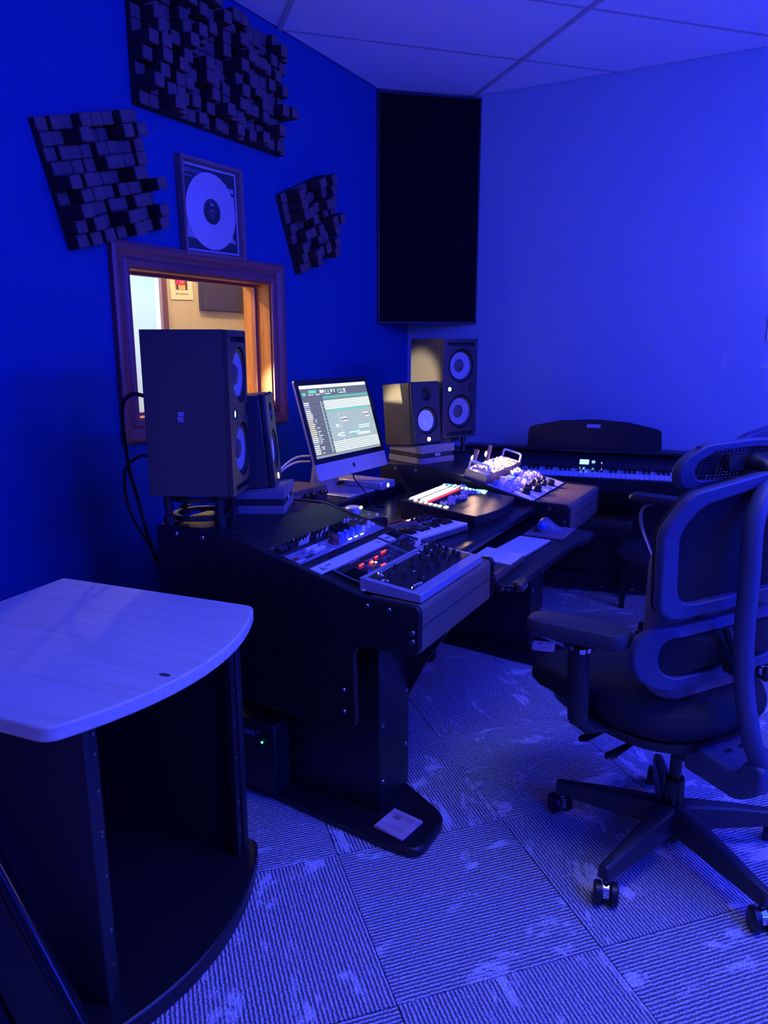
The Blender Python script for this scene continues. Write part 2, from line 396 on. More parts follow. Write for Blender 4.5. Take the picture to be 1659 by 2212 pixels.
# window to the live room
win = struct(thing('window_1', 'cherry wood framed window onto the lit live room', 'window', (XL, 2.47, 1.37))); del win['category']
def casing(side):
    prof = [(0, 0), (0, .012), (.012, .020), (.026, .019), (.034, .012), (.050, .014), (.062, .026), (.078, .028), (.086, .024), (.086, 0)]
    hy, hz = (OY1-OY0)/2+.006, (OZ1-OZ0)/2+.006; V = []; n = len(prof)
    for e in (-1, 1):
        for o_, h in prof:
            if side in ('t', 'b'): V.append((h, e*(hy+o_), (1 if side == 't' else -1)*(hz+o_)))
            else: V.append((h, (1 if side == 'r' else -1)*(hy+o_), e*(hz+o_)))
    return B().add(V, [(i, i+1, n+i+1, n+i) for i in range(n-1)]+[list(range(n)), list(range(n, 2*n))])
for s in 'tblr': obj('casing', casing(s), CASE if s in 'tb' else CASEV, win)
hy, hz = (OY1-OY0)/2, (OZ1-OZ0)/2; JD = -.154
obj('jamb', B().box(JD, 0, -hy-.02, -hy, -hz-.02, hz+.02), PINE, win); obj('jamb', B().box(JD, 0, hy, hy+.02, -hz-.02, hz+.02), PINE, win)
obj('jamb', B().box(JD, 0, -hy, hy, hz, hz+.02), PINEH, win); obj('sill', B().box(JD, .004, -hy, hy, -hz-.02, -hz), PINEH, win)
for x in (-.088,):
    b = B(); q = .012
    b.box(x-.012, x+.012, hy-q, hy, -hz, hz).box(x-.012, x+.012, -hy, -hy+q, -hz, hz).box(x-.012, x+.012, -hy+q, hy-q, hz-q, hz).box(x-.012, x+.012, -hy+q, hy-q, -hz, -hz+q)
    obj('glazing_stop', b, CASEV, win)
    obj('pane', B().box(x-.003, x+.003, -hy+.004, hy-.004, -hz+.004, hz-.004), GLASS, win, smooth=False)
# live room beyond
struct(obj('wall_far', B().box(-4.215, -4.2, 4.205, 6.4, 0, 2.9).box(-4.3, -4.2, .2, 3.0, 0, 2.9).box(-4.3, -4.2, 3.0, 4.233, 2.35, 2.9), WALLT, smooth=False))
struct(obj('wall_recess', B().box(-5.2, -5.1, 2.6, 5.4, 0, 2.9).box(-5.1, -4.22, 5.0, 5.1, 0, 2.9).box(-5.1, -4.3, 2.6, 2.7, 0, 2.9), WALLW, smooth=False))
struct(obj('trim_1', B().box(-4.216, -4.186, 4.172, 4.233, 0, 2.42, .004).box(-4.305, -4.175, 2.98, 4.165, 2.34, 2.42, .006), TRIMB))
struct(obj('wall_side', B().box(-5.2, XW, .1, .2, 0, 2.9), WALLT, smooth=False)); struct(obj('wall_end', B().box(-5.2, XW, 6.4, 6.5, 0, 2.9), WALLT, smooth=False))
struct(obj('wall_partition', B().box(XW-.06, XW-.001, YB+.1, 6.4, 0, 2.9), WALLT, smooth=False))
struct(obj('ceiling', B().box(-5.2, XW, .1, 6.5, 2.9, 3.0), WALLW, smooth=False)); struct(obj('floor', B().box(-5.2, XW, .1, 6.5, -.1, 0), M('live_floor', (.25, .16, .09), .6), smooth=False))
po = thing('poster', 'cream poster with a red picture, seen through the window', 'poster', (-4.198, 4.388, 1.85), (R(2), 0, 0))
obj('sheet', B().box(0, .004, -.117, .117, -.138, .19), M('cream_paper', (.85, .78, .60), .8), po)
b = B(Matrix.Translation((0, 0, -.056))); b.box(.004, .0046, -.068, .062, -.01, .12); b.mi = 1; b.prism(rrect(-.068, .045, .025, .12, .02), .0046, .005, 'yz'); b.mi = 2
b.prism(rrect(-.035, .04, -.008, .025, .008), .005, .0054, 'yz').box(.005, .0054, -.066, -.058, -.008, .03)
b.mi = 3; b.ring(rrect(-.014, .022, .04, .088, .01), rrect(-.009, .017, .046, .082, .007), .0054, .006, lambda a, q, t: (t, a, q))
b.lathe([(.009, .0054), (.009, .006), (.006, .006), (.006, .0054)], 16, (0, .004, .064), 'x')
obj('picture', b, [M('poster_dark', (.06, .035, .04), .8), M('poster_red', (.62, .03, .08), .8), M('poster_yellow', (.85, .5, .08), .8), M('poster_pink', (.9, .5, .4), .8)], po, smooth=False)
b = B(); textbm(b, '@boomstationstudio', .0155, Matrix.Translation((.0045, 0, -.095)) @ FACEX); obj('caption', b, M('print_dark', (.06, .05, .04), .8), po, smooth=False)
dk = thing('wall_panel', 'dark grey fabric acoustic panel, seen through the window', 'panel', (-4.198, 4.864, 1.93))
obj('fabric_face', B().box(.03, .04, -.287, .287, -.287, .38, .004), M('grey_panel_fabric', (.055, .045, .06), .95, bump=(300, .5)), dk)
obj('core', B().box(0, .03, -.289, .289, -.289, .382), M('panel_core', (.04, .035, .05), .9), dk)
# light switch
sw = thing('wall_switch', 'small blue-lit switch plate high on the back wall at the right edge', 'switch', (-.13, YB-.001, 1.455))
obj('plate', B().box(-.045, .045, -.008, 0, -.06, .06, .003), WHITE, sw); obj('toggle', B().box(-.008, .008, -.016, -.008, -.014, .014, .002), WHITE, sw)
# ================================================================== ACOUSTIC TREATMENT
ab = thing('corner_absorber', 'tall black fabric bass trap hung across the corner', 'panel', (-1.98, 4.11, 1.496))
d = Vector((.443, .385)).normalized(); nrm = Vector((d.y, -d.x)); H = 1.246
def abp(a, o): q = d*a+nrm*o; return (q.x, q.y)
obj('fabric_face', B().prism([abp(-.292, .0), abp(.292, .0), abp(.292, .004), abp(-.292, .004)], .012, H-.012), BLACKF, ab)
obj('frame', B().prism([abp(-.302, .002), abp(-.302, 0.0), abp(-.25, -.05), abp(.25, -.05), abp(.302, 0), abp(.302, .002)], 0, H), M('absorber_frame', (.012, .012, .02), .6), ab)
def diffuser(label, cy, cz, w, h, nx, nz, ang, seed):
    rnd = random.Random(seed)
    t = thing('wood_diffuser', label, 'panel', (XL+.001, cy, cz), (R(ang), 0, 0), 'wooden block diffusers above the window')
    obj('backboard', B().box(0, .018, -w/2, w/2, -h/2, h/2, .002), WOODD, t)
    pw, ph = w/nx, h/nz; src = {}
    for i in range(nx):
        for j in range(nz):
            k = rnd.choice([.008, .008, .014, .025, .04, .055, .07, .09, .105])
            if k not in src:
                b = B(); b.box(0, k, -pw/2+.0008, pw/2-.0008, -ph/2+.0008, ph/2-.0008, .0035)
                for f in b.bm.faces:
                    if f.calc_center_median().x > k-.004: f.material_index = 1  # front faces take the lit copy of the wood
                src[k] = obj('block', b, [WOODD, WOODD2], t); o = src[k]
            else: o = inst(src[k], t)
            o.location = (.018, -w/2+pw*(i+.5), -h/2+ph*(j+.5))
    return t
diffuser('large dark wooden block diffuser under the ceiling', 2.555, 2.45, .87, .47, 18, 10, 0, 3)
diffuser('dark wooden block diffuser tilted on the left, next to the window corner', 1.945, 1.935, .43, .40, 9, 9, 16, 5)
diffuser('small tilted wooden block diffuser on the right, nearest the bass trap', 3.20, 1.95, .37, .37, 8, 8, 23, 8)
# framed record
fr = thing('framed_record', 'framed silver record hanging above the window frame', 'frame', (XL+.001, 2.507, 1.911), (R(1.2), 0, 0))
FW = .186; FRM = M('frame_wood', (.25, .14, .13), .5, grain=(1, 60, (.16, .08, .08)))
for k in range(4):
    prof = [(0, .006), (0, .026), (.006, .034), (.018, .034), (.02, .03), (.02, .0)]
    V = []
    for e in (-1, 1):
        for o_, hh in prof: V.append((hh, e*(FW-.02+o_), FW-.02+o_))
    n = len(prof); T = Matrix.Rotation(k*math.pi/2, 4, 'X')
    obj('frame_side', B(T).add(V, [(i, (i+1) % n, n+(i+1) % n, n+i) for i in range(n)]+[list(range(n)), list(range(n, 2*n))]), FRM, fr)
b = B().box(.002, .008, -FW+.018, FW-.018, -FW+.018, FW-.018); b.mi = 1
b.box(.008, .0086, -.157, .157, -.157, .157); b.mi = 2
b.box(.0086, .009, .085, .105, .092, .118).box(.0086, .009, .11, .148, .085, .103)
b.prism([(.125, .07), (.15, .075), (.15, .02), (.143, .0), (.145, .04)], .0086, .009, 'yz').prism([(-.155, -.03), (-.14, -.06), (-.118, -.09), (-.10, -.10), (-.085, -.118), (-.155, -.112)], .0086, .009, 'yz')
b.prism([(.10, -.115), (.125, -.09), (.15, -.118)], .0086, .009, 'yz')
b.ring([( -.14+.017*math.cos(t*.4), -.045+.022*math.sin(t*.4)) for t in range(16)], [(-.14+.012*math.cos(t*.4), -.045+.016*math.sin(t*.4)) for t in range(16)], .009, .0094, lambda a, q, t: (t, a, q))
textbm(b, 'BEETHOVEN', .022, Matrix.Translation((.0088, -.15, .138)) @ FACEX, align='LEFT')
textbm(b, 'SYMPHONY', .009, Matrix.Translation((.0088, -.148, .118)) @ FACEX, align='LEFT')
obj('sleeve', b, [M('mat_white', (.6, .58, .62), .7), M('sleeve_dark', (.02, .02, .035), .7), M('sleeve_print', (.42, .40, .48), .7)], fr, smooth=False)
b = B().lathe([(.0, .0135), (.048, .0135), (.052, .0125), (.145, .0125), (.15, .0115), (.15, .0095), (0, .0095)], 64, (0, .0, -.004), 'x')
obj('record', b, M('silver_disc', (.82, .66, .70), .38, .3), fr)
b = B().lathe([(0, .0136), (0, .0142), (.05, .0142), (.05, .0136)], 48, (0, 0, -.004), 'x'); b.mi = 1
b.lathe([(.0, .0142), (.0, .0146), (.004, .0146), (.004, .0142)], 12, (0, 0, -.004), 'x')
for z, y0, y1 in ((.008, -.012, .014), (.002, -.018, .018), (-.004, -.03, -.014), (-.004, .018, .034), (-.012, -.02, .02), (-.02, -.01, .012)): b.box(.0142, .0145, y0, y1, z-.005, z-.0035)
b.prism([(-.012, .018), (-.008, .03), (.008, .03), (.012, .018)], .0142, .0145, 'yz')
for k in range(9):
    a = R(160-k*17.5); b.box(.0142, .0145, .042*math.cos(a)-.0018, .042*math.cos(a)+.0018, -.004+.042*math.sin(a)-.0025, -.004+.042*math.sin(a)+.0025)
obj('record_label', b, [M('label_dark', (.012, .01, .02), .6), M('label_print', (.35, .33, .42), .6)], fr, smooth=False)
obj('glazing', B().box(.0255, .0268, -FW+.021, FW-.021, -FW+.021, FW-.021), GLASS, fr, smooth=False)
# ================================================================== STUDIO DESK
TH = math.atan(.2444); NP = (-1.38, 1.576, .845); FP_ = (-1.38, 2.949, .845); DY = 1.373
desk = thing('studio_desk', 'long black studio desk with two sloped rack pods and a keyboard tray', 'desk', (0, 0, 0))
prof = rpoly([(-1.645, .345), (-1.645, .847), (-1.38, .847), (-.93, .737), (-.80, .735), (-.762, .733), (-.762, .600), (-.955, .596), (-.948, .345)],
             [.02, .02, .02, .03, 0, .04, .03, .04, .04], 6)
for y in (1.557, 2.058, 2.93, 3.431): obj('side_panel', B().prism(prof, y, y+.019, 'xz'), BLACK, desk, bev=.004)
bolt = None
def addbolt(parent, p, axis):
    b = B(); n = Vector(axis)
    b.cyl(Vector((0, 0, 0)), n*.0035, .0075, .006, 12); b.mi = 1; b.cyl(n*.0035, n*.0038, .0032, n=6)
    o = obj('bolt', b, [BOLT, BLACKM], parent); o.location = p
for y, ax in ((1.557, -1), (2.93, -1)):
    for x, z in ((-1.565, .824), (-1.463, .824), (-.914, .713), (-.849, .713), (-.782, .664), (-.782, .640), (-.988, .462), (-.988, .398)):
        addbolt(desk, (x, y, z), (0, ax, 0))
for dy in (0, DY):
    obj('deck_plate', B().box(-1.645, -1.383, 1.576+dy, 2.058+dy, .824, .842, .002), BLACK, desk)
    T = Matrix.Translation((-1.38, dy, .845)) @ Matrix.Rotation(TH, 4, 'Y')
    obj('rack_bed', B(T).box(.0, .455, 1.576, 2.058, -.016, -.006), BLACK, desk)
    for yy in (1.576, 2.043): obj('rack_rail', B(T).box(.0, .46, yy, yy+.015, -.006, -.0015), BLACKM, desk)
    roll = rpoly([(-.93, .60), (-.93, .7325), (-.80, .7305), (-.768, .7285), (-.768, .604), (-.80, .604)], [0, .02, 0, .036, .006, 0], 8)
    obj('front_roll', B().prism(roll, 1.577+dy, 2.057+dy, 'xz'), ROLLM, desk)
    obj('roll_seam', B().box(-.7685, -.7672, 1.577+dy, 2.057+dy, .672, .674), BLACK, desk)
    obj('leg_box', B().box(-1.45, -.945, 1.68+dy, 1.862+dy, .03, .60, .003), BLACK, desk)
    obj('gusset', B().prism([(-.96, .30), (-.89, .442), (-.79, .602), (-1.2, .602), (-1.2, .30)], 1.862+dy, 1.881+dy, 'xz'), BLACK, desk)
    foot = rpoly([(-1.5, 1.66), (-1.43, 1.63), (-.87, 1.575), (-.765, 1.575), (-.765, 1.76), (-.98, 1.875), (-1.5, 1.885)], [.01, .05, .05, .09, .09, .05, .01], 6)
    obj('foot_plate', B().prism([(x, y+dy) for x, y in foot], 0, .03), BLACK, desk, bev=.008)
    for z in (.12, .30):
        addbolt(desk, (-.945, 1.70+dy, z), (1, 0, 0)); addbolt(desk, (-.945, 1.845+dy, z+.05), (1, 0, 0))
obj('desktop', B().prism(rpoly([(-1.56, .69), (-1.56, .72), (-.90, .72), (-.90, .688)], [0, .003, .012, .012]), 2.0775, 2.9295, 'xz'), GLOSSB, desk)
obj('rear_shelf', B().prism(rpoly([(-1.95, .735), (-1.95, .76), (-1.54, .76), (-1.54, .735)], [0, .003, .008, .008]), 2.0775, 2.9295, 'xz'), BLACK, desk)
obj('modesty_panel', B().box(-1.58, -1.56, 2.0775, 2.9295, .28, .735), BLACK, desk)
obj('shelf_support', B().box(-1.94, -1.92, 2.0775, 2.9295, 0.0, .735), BLACK, desk)
tray = rpoly([(-1.05, 2.085), (-.745, 2.085), (-.703, 2.10), (-.693, 2.31), (-.676, 2.70), (-.650, 2.78), (-.650, 2.91), (-.71, 2.922), (-1.05, 2.922)],
             [.005, .02, .01, .05, .06, .05, .05, .02, .005])
obj('keyboard_tray', B().prism(tray, .621, .645), BLACK, desk, bev=.005)
for y in (2.2, 2.80): obj('tray_runner', B().box(-1.4, -.96, y, y+.03, .646, .688), BLACKM, desk)
obj('tray_knob', B().cyl((-.735, 2.086, .634), (-.735, 2.080, .634), .006, n=12), BOLT, desk); obj('tray_slot', B().box(-.722, -.712, 2.083, 2.0875, .631, .636), BOLT, desk)
# things on the feet
def coaster(loc, rz, label):
    t = thing('wooden_tile', label, 'tile', loc, (0, 0, rz), 'wooden tiles on the desk feet')
    obj('slab', B().box(-.051, .051, -.051, .051, 0, .011, .003), M('pink_wood', (.62, .42, .42), .6, grain=(0, 50, (.48, .30, .30))), t)
    o = [(-.041, -.041), (.041, -.041), (.041, .041), (-.041, .041)]
    obj('border_line', B().ring(o, [(x*.96, y*.96) for x, y in o], .011, .0113, lambda a, q, z: (a, q, z)), M('inlay_pale', (.75, .6, .62), .6), t, smooth=False)
    obj('stamp', B().box(-.028, -.004, .008, .026, .011, .0113), M('stamp_brown', (.3, .17, .2), .6), t, smooth=False)
coaster((-.868, 1.650, .031), R(-8), 'square wooden tile on the near foot of the desk')
coaster((-.893, 3.10, .031), R(14), 'square wooden tile on the far desk foot, behind the chair arm')
# power box under the near pod
pb = thing('power_box', 'dark equipment box with a green light under the near end of the desk', 'equipment', (-1.52, 1.66, .031))
obj('case', B().box(0, .06, 0, .2, 0, .24, .004), BLACKM, pb)
obj('case_front', B().box(.06, .26, -.06, .015, .0, .23, .004), BLACKM, pb)
obj('green_light', B().sphere((.212, -.061, .165), .0035, 8), glow('green_led', (.1, 1, .35), 4), pb)
b = B().box(.118, .14, -.0605, -.0598, .172, .182).box(.146, .185, -.0605, -.0598, .178, .196).box(.192, .2, -.0605, -.0598, .19, .2)
obj('sticker', b, PANB, pb, smooth=False)
# ================================================================== SPEAKERS
def big_monitor(label, loc, yaw):
    W, H_, D_ = .22, .475, .256
    t = thing('monitor_speaker', label, 'speaker', loc, (0, 0, R(yaw)), 'tall two-woofer monitor speakers')
    obj('cabinet', B().box(-D_, -.0225, -W/2, W/2, 0, H_, .0015), SPKV, t)
    arc = [(-.0223, -W/2)]+[(-.008*(2*abs(k/12-.5))**2.2, -W/2+W*k/12) for k in range(13)]+[(-.0223, W/2)]
    b = B().prism(arc, .001, H_-.001)
    c = B()
    wz = (.128, .347)
    for z in wz: c.cyl((-.021, 0, z), (.05, 0, z), .080, .083, 48)
    for z in (.022, .448): c.prism(rrect(-.085, .085, z-.008, z+.008, .007), -.0205, .05, 'yz')
    c.cyl((-.018, -.068, .237), (.05, -.068, .237), .017, n=24); c.cyl((-.018, .072, .24), (.05, .072, .24), .021, .024, n=24)
    b = cut(b, c); o = obj('baffle', b, SPKB, t)
    for z in wz:
        obj('surround', B().lathe([(.080, -.012), (.074, -.006), (.066, -.012), (.062, -.013), (.060, -.020), (.08, -.020)], 48, (0, 0, z), 'x'), RUBS, t)
        obj('cone', B().lathe([(.064, -.011), (.050, -.014), (.030, -.0195), (.0, -.02)], 48, (0, 0, z), 'x'), CONEK, t)
        obj('dust_cap', B().lathe([(.032, -.0195), (.024, -.013), (.012, -.0105), (0, -.010)], 32, (0, 0, z), 'x'), DCAP, t)
    obj('tweeter', B().lathe([(.0215, -.012), (.012, -.016), (.008, -.010), (0, -.008)], 24, (0, .072, .24), 'x'), RUBS, t)
    obj('badge_ring', B().lathe([(.016, -.012), (.015, -.002), (.011, -.004), (.011, -.012)], 24, (0, -.068, .237), 'x'), RUBS, t)
    obj('badge_light', B().lathe([(.0, -.004), (.010, -.0045), (.010, -.012)], 20, (0, -.068, .237), 'x'), glow('teal_light', (.35, .95, 1), 3.2), t)
    for z in (.022, .448): obj('port_slot', B().box(-.0212, -.0195, -.086, .086, z-.009, z+.009), RUB, t)
    return t
bl = big_monitor('tall black monitor speaker at the near end, seen from its side', (-1.448, 1.739, .9355), 26)
b = B().box(-.16, -.142, -.1108, -.1101, .218, .222).box(-.160, -.144, -.1108, -.1101, .224, .232).box(-.158, -.141, -.1108, -.1101, .234, .246)
obj('sticker', b, M('sticker_grey', (.35, .35, .42), .5), bl, smooth=False)
big_monitor('tall black monitor speaker at the far end in the corner', (-1.44, 3.37, .926), -24.7)
def iso_stand(label, loc, yaw, h):
    t = thing('speaker_stand', label, 'stand', loc, (0, 0, R(yaw)), 'isolation stands under the tall speakers')
    for x in (-.06, -.215):
        for y in (-.075, .075):
            b = B().lathe([(.0, 0), (.016, 0), (.0165, .03), (.012, .032), (.0095, .034), (.0095, .044), (.0125, .046), (.014, h-.004), (.0, h-.003)], 16, (x, y, 0))
            obj('post', b, BLACKM, t)
    for z0, z1, nm in ((.012, .026, 'lower_ring'), (h-.024, h-.01, 'upper_ring')):
        o = [(-.137+.088*math.cos(a), .086*math.sin(a)) for a in [k*math.pi/24 for k in range(48)]]
        obj(nm, B().ring(o, [(-.137+(x+.137)*.82, y*.82) for x, y in o], z0, z1, lambda a, q, z: (a, q, z)), BLACKM, t)
iso_stand('black four-post isolation stand under the near tall speaker', (-1.448, 1.739, .842), 26, .0925)
iso_stand('black four-post isolation stand under the far tall speaker', (-1.44, 3.37, .842), -24.7, .0825)
def small_monitor(label, loc, yaw, tilt, s=1):
    W, H_, D_ = .17*s, .285*s, .21*s
    t = thing('bookshelf_speaker', label, 'speaker', loc, (0, -R(tilt), R(yaw)), 'small white-cone monitor speakers')
    obj('cabinet', B().box(-D_, -.02, -W/2, W/2, 0, H_, .003), SPKV, t)
    b = B().box(-.02, 0, -W/2, W/2, 0, H_, .005); c = B()
    c.cyl((-.018, 0, .108*s), (.05, 0, .108*s), .062*s, .066*s, 48); c.cyl((-.018, 0, .228*s), (.03, 0, .228*s), .022*s, .046*s, 40)
    obj('baffle', cut(b, c), SPKB, t)
    obj('surround', B().lathe([(.0625*s, -.012), (.058*s, -.004), (.051*s, -.007), (.047*s, -.012), (.047*s, -.02), (.063*s, -.02)], 48, (0, 0, .108*s), 'x'), RUBS, t)
    obj('cone', B().lathe([(.049*s, -.0105), (.036*s, -.0135), (.0225*s, -.017), (0, -.0175)], 48, (0, 0, .108*s), 'x'), CONEW, t)
    obj('dust_cap', B().lathe([(.0225*s, -.0165), (.016*s, -.0125), (.008*s, -.0105), (0, -.01)], 32, (0, 0, .108*s), 'x'), CONEW, t)
    obj('tweeter', B().lathe([(.022*s, -.017), (.014*s, -.014), (.010*s, -.009), (0, -.006)], 24, (0, 0, .228*s), 'x'), RUBS, t)
    obj('badge_light', B().lathe([(0, .003), (.009*s, .0018), (.010*s, -.001)], 20, (0, .004, .022), 'x'), glow('white_badge', (.95, 1, .85), 6), t)
small_monitor('small speaker at the near end, half hidden behind the tall speaker', (-1.492, 1.966, .921), 29.6, 4.8, 1.04)
small_monitor('small white-cone speaker standing in front of the far tall speaker', (-1.455, 3.045, .929), -21.5, 5.3, .99)
def pad(label, loc, yaw, hgt):
    t = thing('isolation_pad', label, 'pad', loc, (0, 0, R(yaw)), 'layered isolation pads under the small speakers')
    W = .105; FO = M('grey_foam', (.02, .02, .024), .95); SL = M('blue_grey_slab', (.16, .15, .19), .7)
    tl = .018
    b = B().add([(x, y, z) for x in (-.225, 0) for y in (-W, W) for z in (0, .027)], [(0, 1, 3, 2), (4, 6, 7, 5), (0, 4, 5, 1), (2, 3, 7, 6), (0, 2, 6, 4), (1, 5, 7, 3)]); obj('lower_slab', b, SL, t, bev=.002)
    obj('foam_layer', B().box(-.22, -.004, -W+.003, W-.003, .027, .048, .001), FO, t)
    obj('upper_slab', B().prism([(-.22, .048), (.002, .048), (.002, hgt), (-.22, hgt-tl)], -W, W, 'xz'), SL, t, bev=.002)
    b = B(); e = [(.017*math.cos(k*math.pi/12), .039+.0075*math.sin(k*math.pi/12)) for k in range(24)]
    b.prism(e, -.004, -.0015, 'yz'); b.mi = 1; b.ring(e, [(a*.9, .039+(q-.039)*.85) for a, q in e], -.0015, -.0005, lambda a, q, t_: (t_, a, q))
    textbm(b, 'Auralex', .009, Matrix.Translation((-.0011, 0, .039)) @ FACEX)
    obj('badge', b, [BLACKM, WHITE], t, smooth=False)
pad('layered isolation pad under the near small speaker', (-1.438, 1.947, .8425), 28, .0785)
pad('layered isolation pad with oval badge under the far small speaker', (-1.418, 3.068, .8425), -21, .0855)
# ================================================================== COMPUTER
TL = R(16.7)
im = thing('desktop_computer', 'silver all-in-one computer with a lit audio editing screen', 'computer', (-1.60, 2.643, .7605), (0, 0, R(-2.6)))
TP = Matrix.Translation((0, 0, .0845)) @ Matrix.Rotation(-TL, 4, 'Y')
iw, ih, ch = .258, .407, .066
outl = rrect(-iw, iw, 0, ih, .014)
b = B(TP); b.prism(outl, -.012, -.002, 'yz'); obj('housing', b, ALU, im)
b = B(TP @ Matrix.Translation((-.012, 0, 0))); n = len(outl); cen = (0, ih*.48)
V = [(0, a, q) for a, q in outl]+[(-.022, a*.55, cen[1]+(q-cen[1])*.55) for a, q in outl]
b.add(V, [(i, (i+1) % n, n+(i+1) % n, n+i) for i in range(n)]+[list(range(n, 2*n))]); obj('back_shell', b, ALU, im)
obj('chin', B(TP).prism(rpoly([(-iw, 0), (iw, 0), (iw, ch), (-iw, ch)], [.014, .014, 0, 0]), -.002, .0, 'yz'), ALU, im)
obj('screen_glass', B(TP).prism(rpoly([(-iw, ch), (iw, ch), (iw, ih), (-iw, ih)], [0, 0, .014, .014]), -.002, .0, 'yz'), BLACKG, im)
# logo: bitten apple with leaf
b = B(TP)
ap = [(0, -.0085), (-.002, -.0095), (-.0045, -.0095), (-.007, -.006), (-.0088, -.001), (-.0088, .004), (-.0065, .0075), (-.0035, .0083), (0, .007), (.0035, .0083), (.006, .0078), (.0072, .0063), (.0052, .0038), (.0048, .001), (.0056, -.0016), (.0078, -.0036), (.0062, -.0072), (.004, -.0096), (.002, -.0095)]
b.prism([(a, .034+q) for a, q in ap], 0, .0006, 'yz'); b.prism([(a, .034+q) for a, q in [(0, .009), (.0005, .0122), (.0038, .0142), (.0036, .0112)]], 0, .0006, 'yz')
obj('logo', b, BLACKG, im, smooth=False)
# screen picture (flat, as on a display)
sx0, sx1, sz0, sz1 = -iw+.020, iw-.020, ch+.022, ih-.024
def sq(b, u0, u1, v0, v1, k=1): b.box(0.0001, .0002+.00012*k, sx0+(sx1-sx0)*u0, sx0+(sx1-sx0)*u1, sz0+(sz1-sz0)*v0, sz0+(sz1-sz0)*v1)
b = B(TP); rnd = random.Random(4)
b.mi = 0; sq(b, 0, 1, 0, 1, 0)
b.mi = 1; sq(b, 0, 1, .955, 1)                                   # menu bar
b.mi = 2; sq(b, 0, 1, .83, .953); sq(b, 0, .285, .03, .83); sq(b, .285, 1, .785, .83)
b.mi = 3; sq(b, .29, 1, .812, .826, 2); sq(b, .29, 1, .795, .803, 2); sq(b, .11, .22, .885, .93, 2); sq(b, .02, .07, .86, .90, 2)
for k in range(22): sq(b, .30+.032*k, .312+.032*k, .83, .842, 2)
b.mi = 1
for k, (u0, u1) in enumerate(((.27, .33), (.345, .355), (.38, .405), (.43, .45), (.475, .49), (.53, .55), (.565, .58), (.595, .60), (.625, .65))): b.mi = 3 if k in (2, 5, 6) else 1; sq(b, u0, u1, .885, .925, 2)
b.mi = 1
for u0, u1 in ((.10, .14), (.15, .17), (.20, .27), (.29, .30), (.33, .42), (.54, .66)): sq(b, u0, u1, .862, .872, 2)
for k in range(5): sq(b, .285, 1, .752-.026*k, .770-.026*k)
b.mi = 3; sq(b, .285, .98, .618, .640)
b.mi = 4
sq(b, .285, 1, .20, .612); b.mi = 1
for k in range(6): sq(b, .285, 1, .175-.026*k, .19-.026*k)
for k in range(27):
    v = .765-.0268*k
    b.mi = 5 if 9 <= k <= 17 else (6 if k in (2, 3, 21) else 1); sq(b, .01, .075+rnd.random()*.02, v-.013, v+.002, 2)
    if k > 8 and rnd.random() < .75: b.mi = 1; sq(b, .105, .12+rnd.random()*.05, v-.010, v, 2)
    b.mi = 1; sq(b, .238, .254, v-.012, v, 2)
    b.mi = 3; sq(b, .262, .28, v-.012, v, 2) if k % 2 else None
b.mi = 1
sq(b, .455, .458, .05, .61, 2)
for u0, u1, v, m in ((.48, .57, .50, 1), (.49, .58, .474, 7), (.50, .58, .452, 1), (.84, .93, .53, 1), (.85, .94, .505, 7), (.87, .94, .482, 1), (.38, .43, .41, 1), (.38, .43, .385, 1), (.72, .91, .355, 1), (.72, .91, .342, 3), (.72, .90, .325, 1), (.55, .73, .30, 3), (.55, .73, .275, 1), (.56, .73, .258, 3), (.37, .42, .265, 1), (.39, .48, .285, 1), (.39, .48, .268, 3), (.40, .48, .248, 1), (.66, .88, .25, 1), (.68, .88, .228, 1), (.97, .98, .33, 1)):
    b.mi = m; sq(b, u0, u1, v, v+.014, 2)
b.mi = 8
for k in range(8): sq(b, .10, .225, .735-.08*k-.004, .735-.08*k, 2)
def SG(nm, c, s): return M('screen_'+nm, (.0, .0, .0), .3, 0, c, s)
obj('screen_picture', b, [SG('base', (.34, .42, .46), 1), SG('white', (.9, 1, .97), 1.15), SG('slate', (.15, .17, .24), 1), SG('teal', (.18, .75, .58), 1), SG('pale', (.44, .56, .62), 1), SG('cream', (1, .92, .68), 1), SG('violet', (.55, .55, 1), 1), SG('rose', (.45, .14, .25), 1), SG('line', (.05, .06, .10), 1)], im, smooth=False)
foot = rrect(-.15, .055, -.125, .065, .008)
obj('stand_foot', B().prism(foot, 0, .007), ALU, im, bev=.002)
pth = [(-.142, -.03, .004), (-.150, -.03, .03), (-.145, -.03, .10), (-.115, -.03, .22), (-.105, -.03, .27)]
obj('stand_neck', B().tube(smoothpath(pth, 5), .095, 4, up=(1, 0, .001), rb=.0045) if False else B().prism(rpoly([(-.150, .003), (-.142, .003), (-.138, .012), (-.098, .26), (-.104, .266), (-.112, .262), (-.15, .03)], .004, 3), -.125, .065, 'xz'), ALU, im)
dr = thing('external_drive', 'silver box with a round white light beside the computer foot', 'box', (-1.52, 2.718, .7605), (0, 0, R(-3)))
obj('case', B().box(-.245, .0, -.0, .115, .0, .034, .004), ALU, dr)
obj('round_light', B().lathe([(0, .0012), (.009, .0008), (.0095, -.001)], 20, (0, .056, .017), 'x'), glow('white_lamp', (1, .97, .8), 3), dr)
obj('plug', B().cyl((-.2, -.03, .018), (-.2, .001, .018), .009, n=10), RUB, dr)
ai = thing('audio_interface', 'small dark audio interface with knobs left of the computer foot', 'interface', (-1.60, 2.29, .7605), (0, 0, R(-6)))
obj('case', B().box(-.16, 0, -.115, .115, .004, .072, .006), M('interface_brown', (.10, .065, .06), .45), ai)
obj('front_plate', B().box(0, .003, -.11, .11, .008, .068, .001), M('interface_plate', (.09, .06, .055), .4), ai)
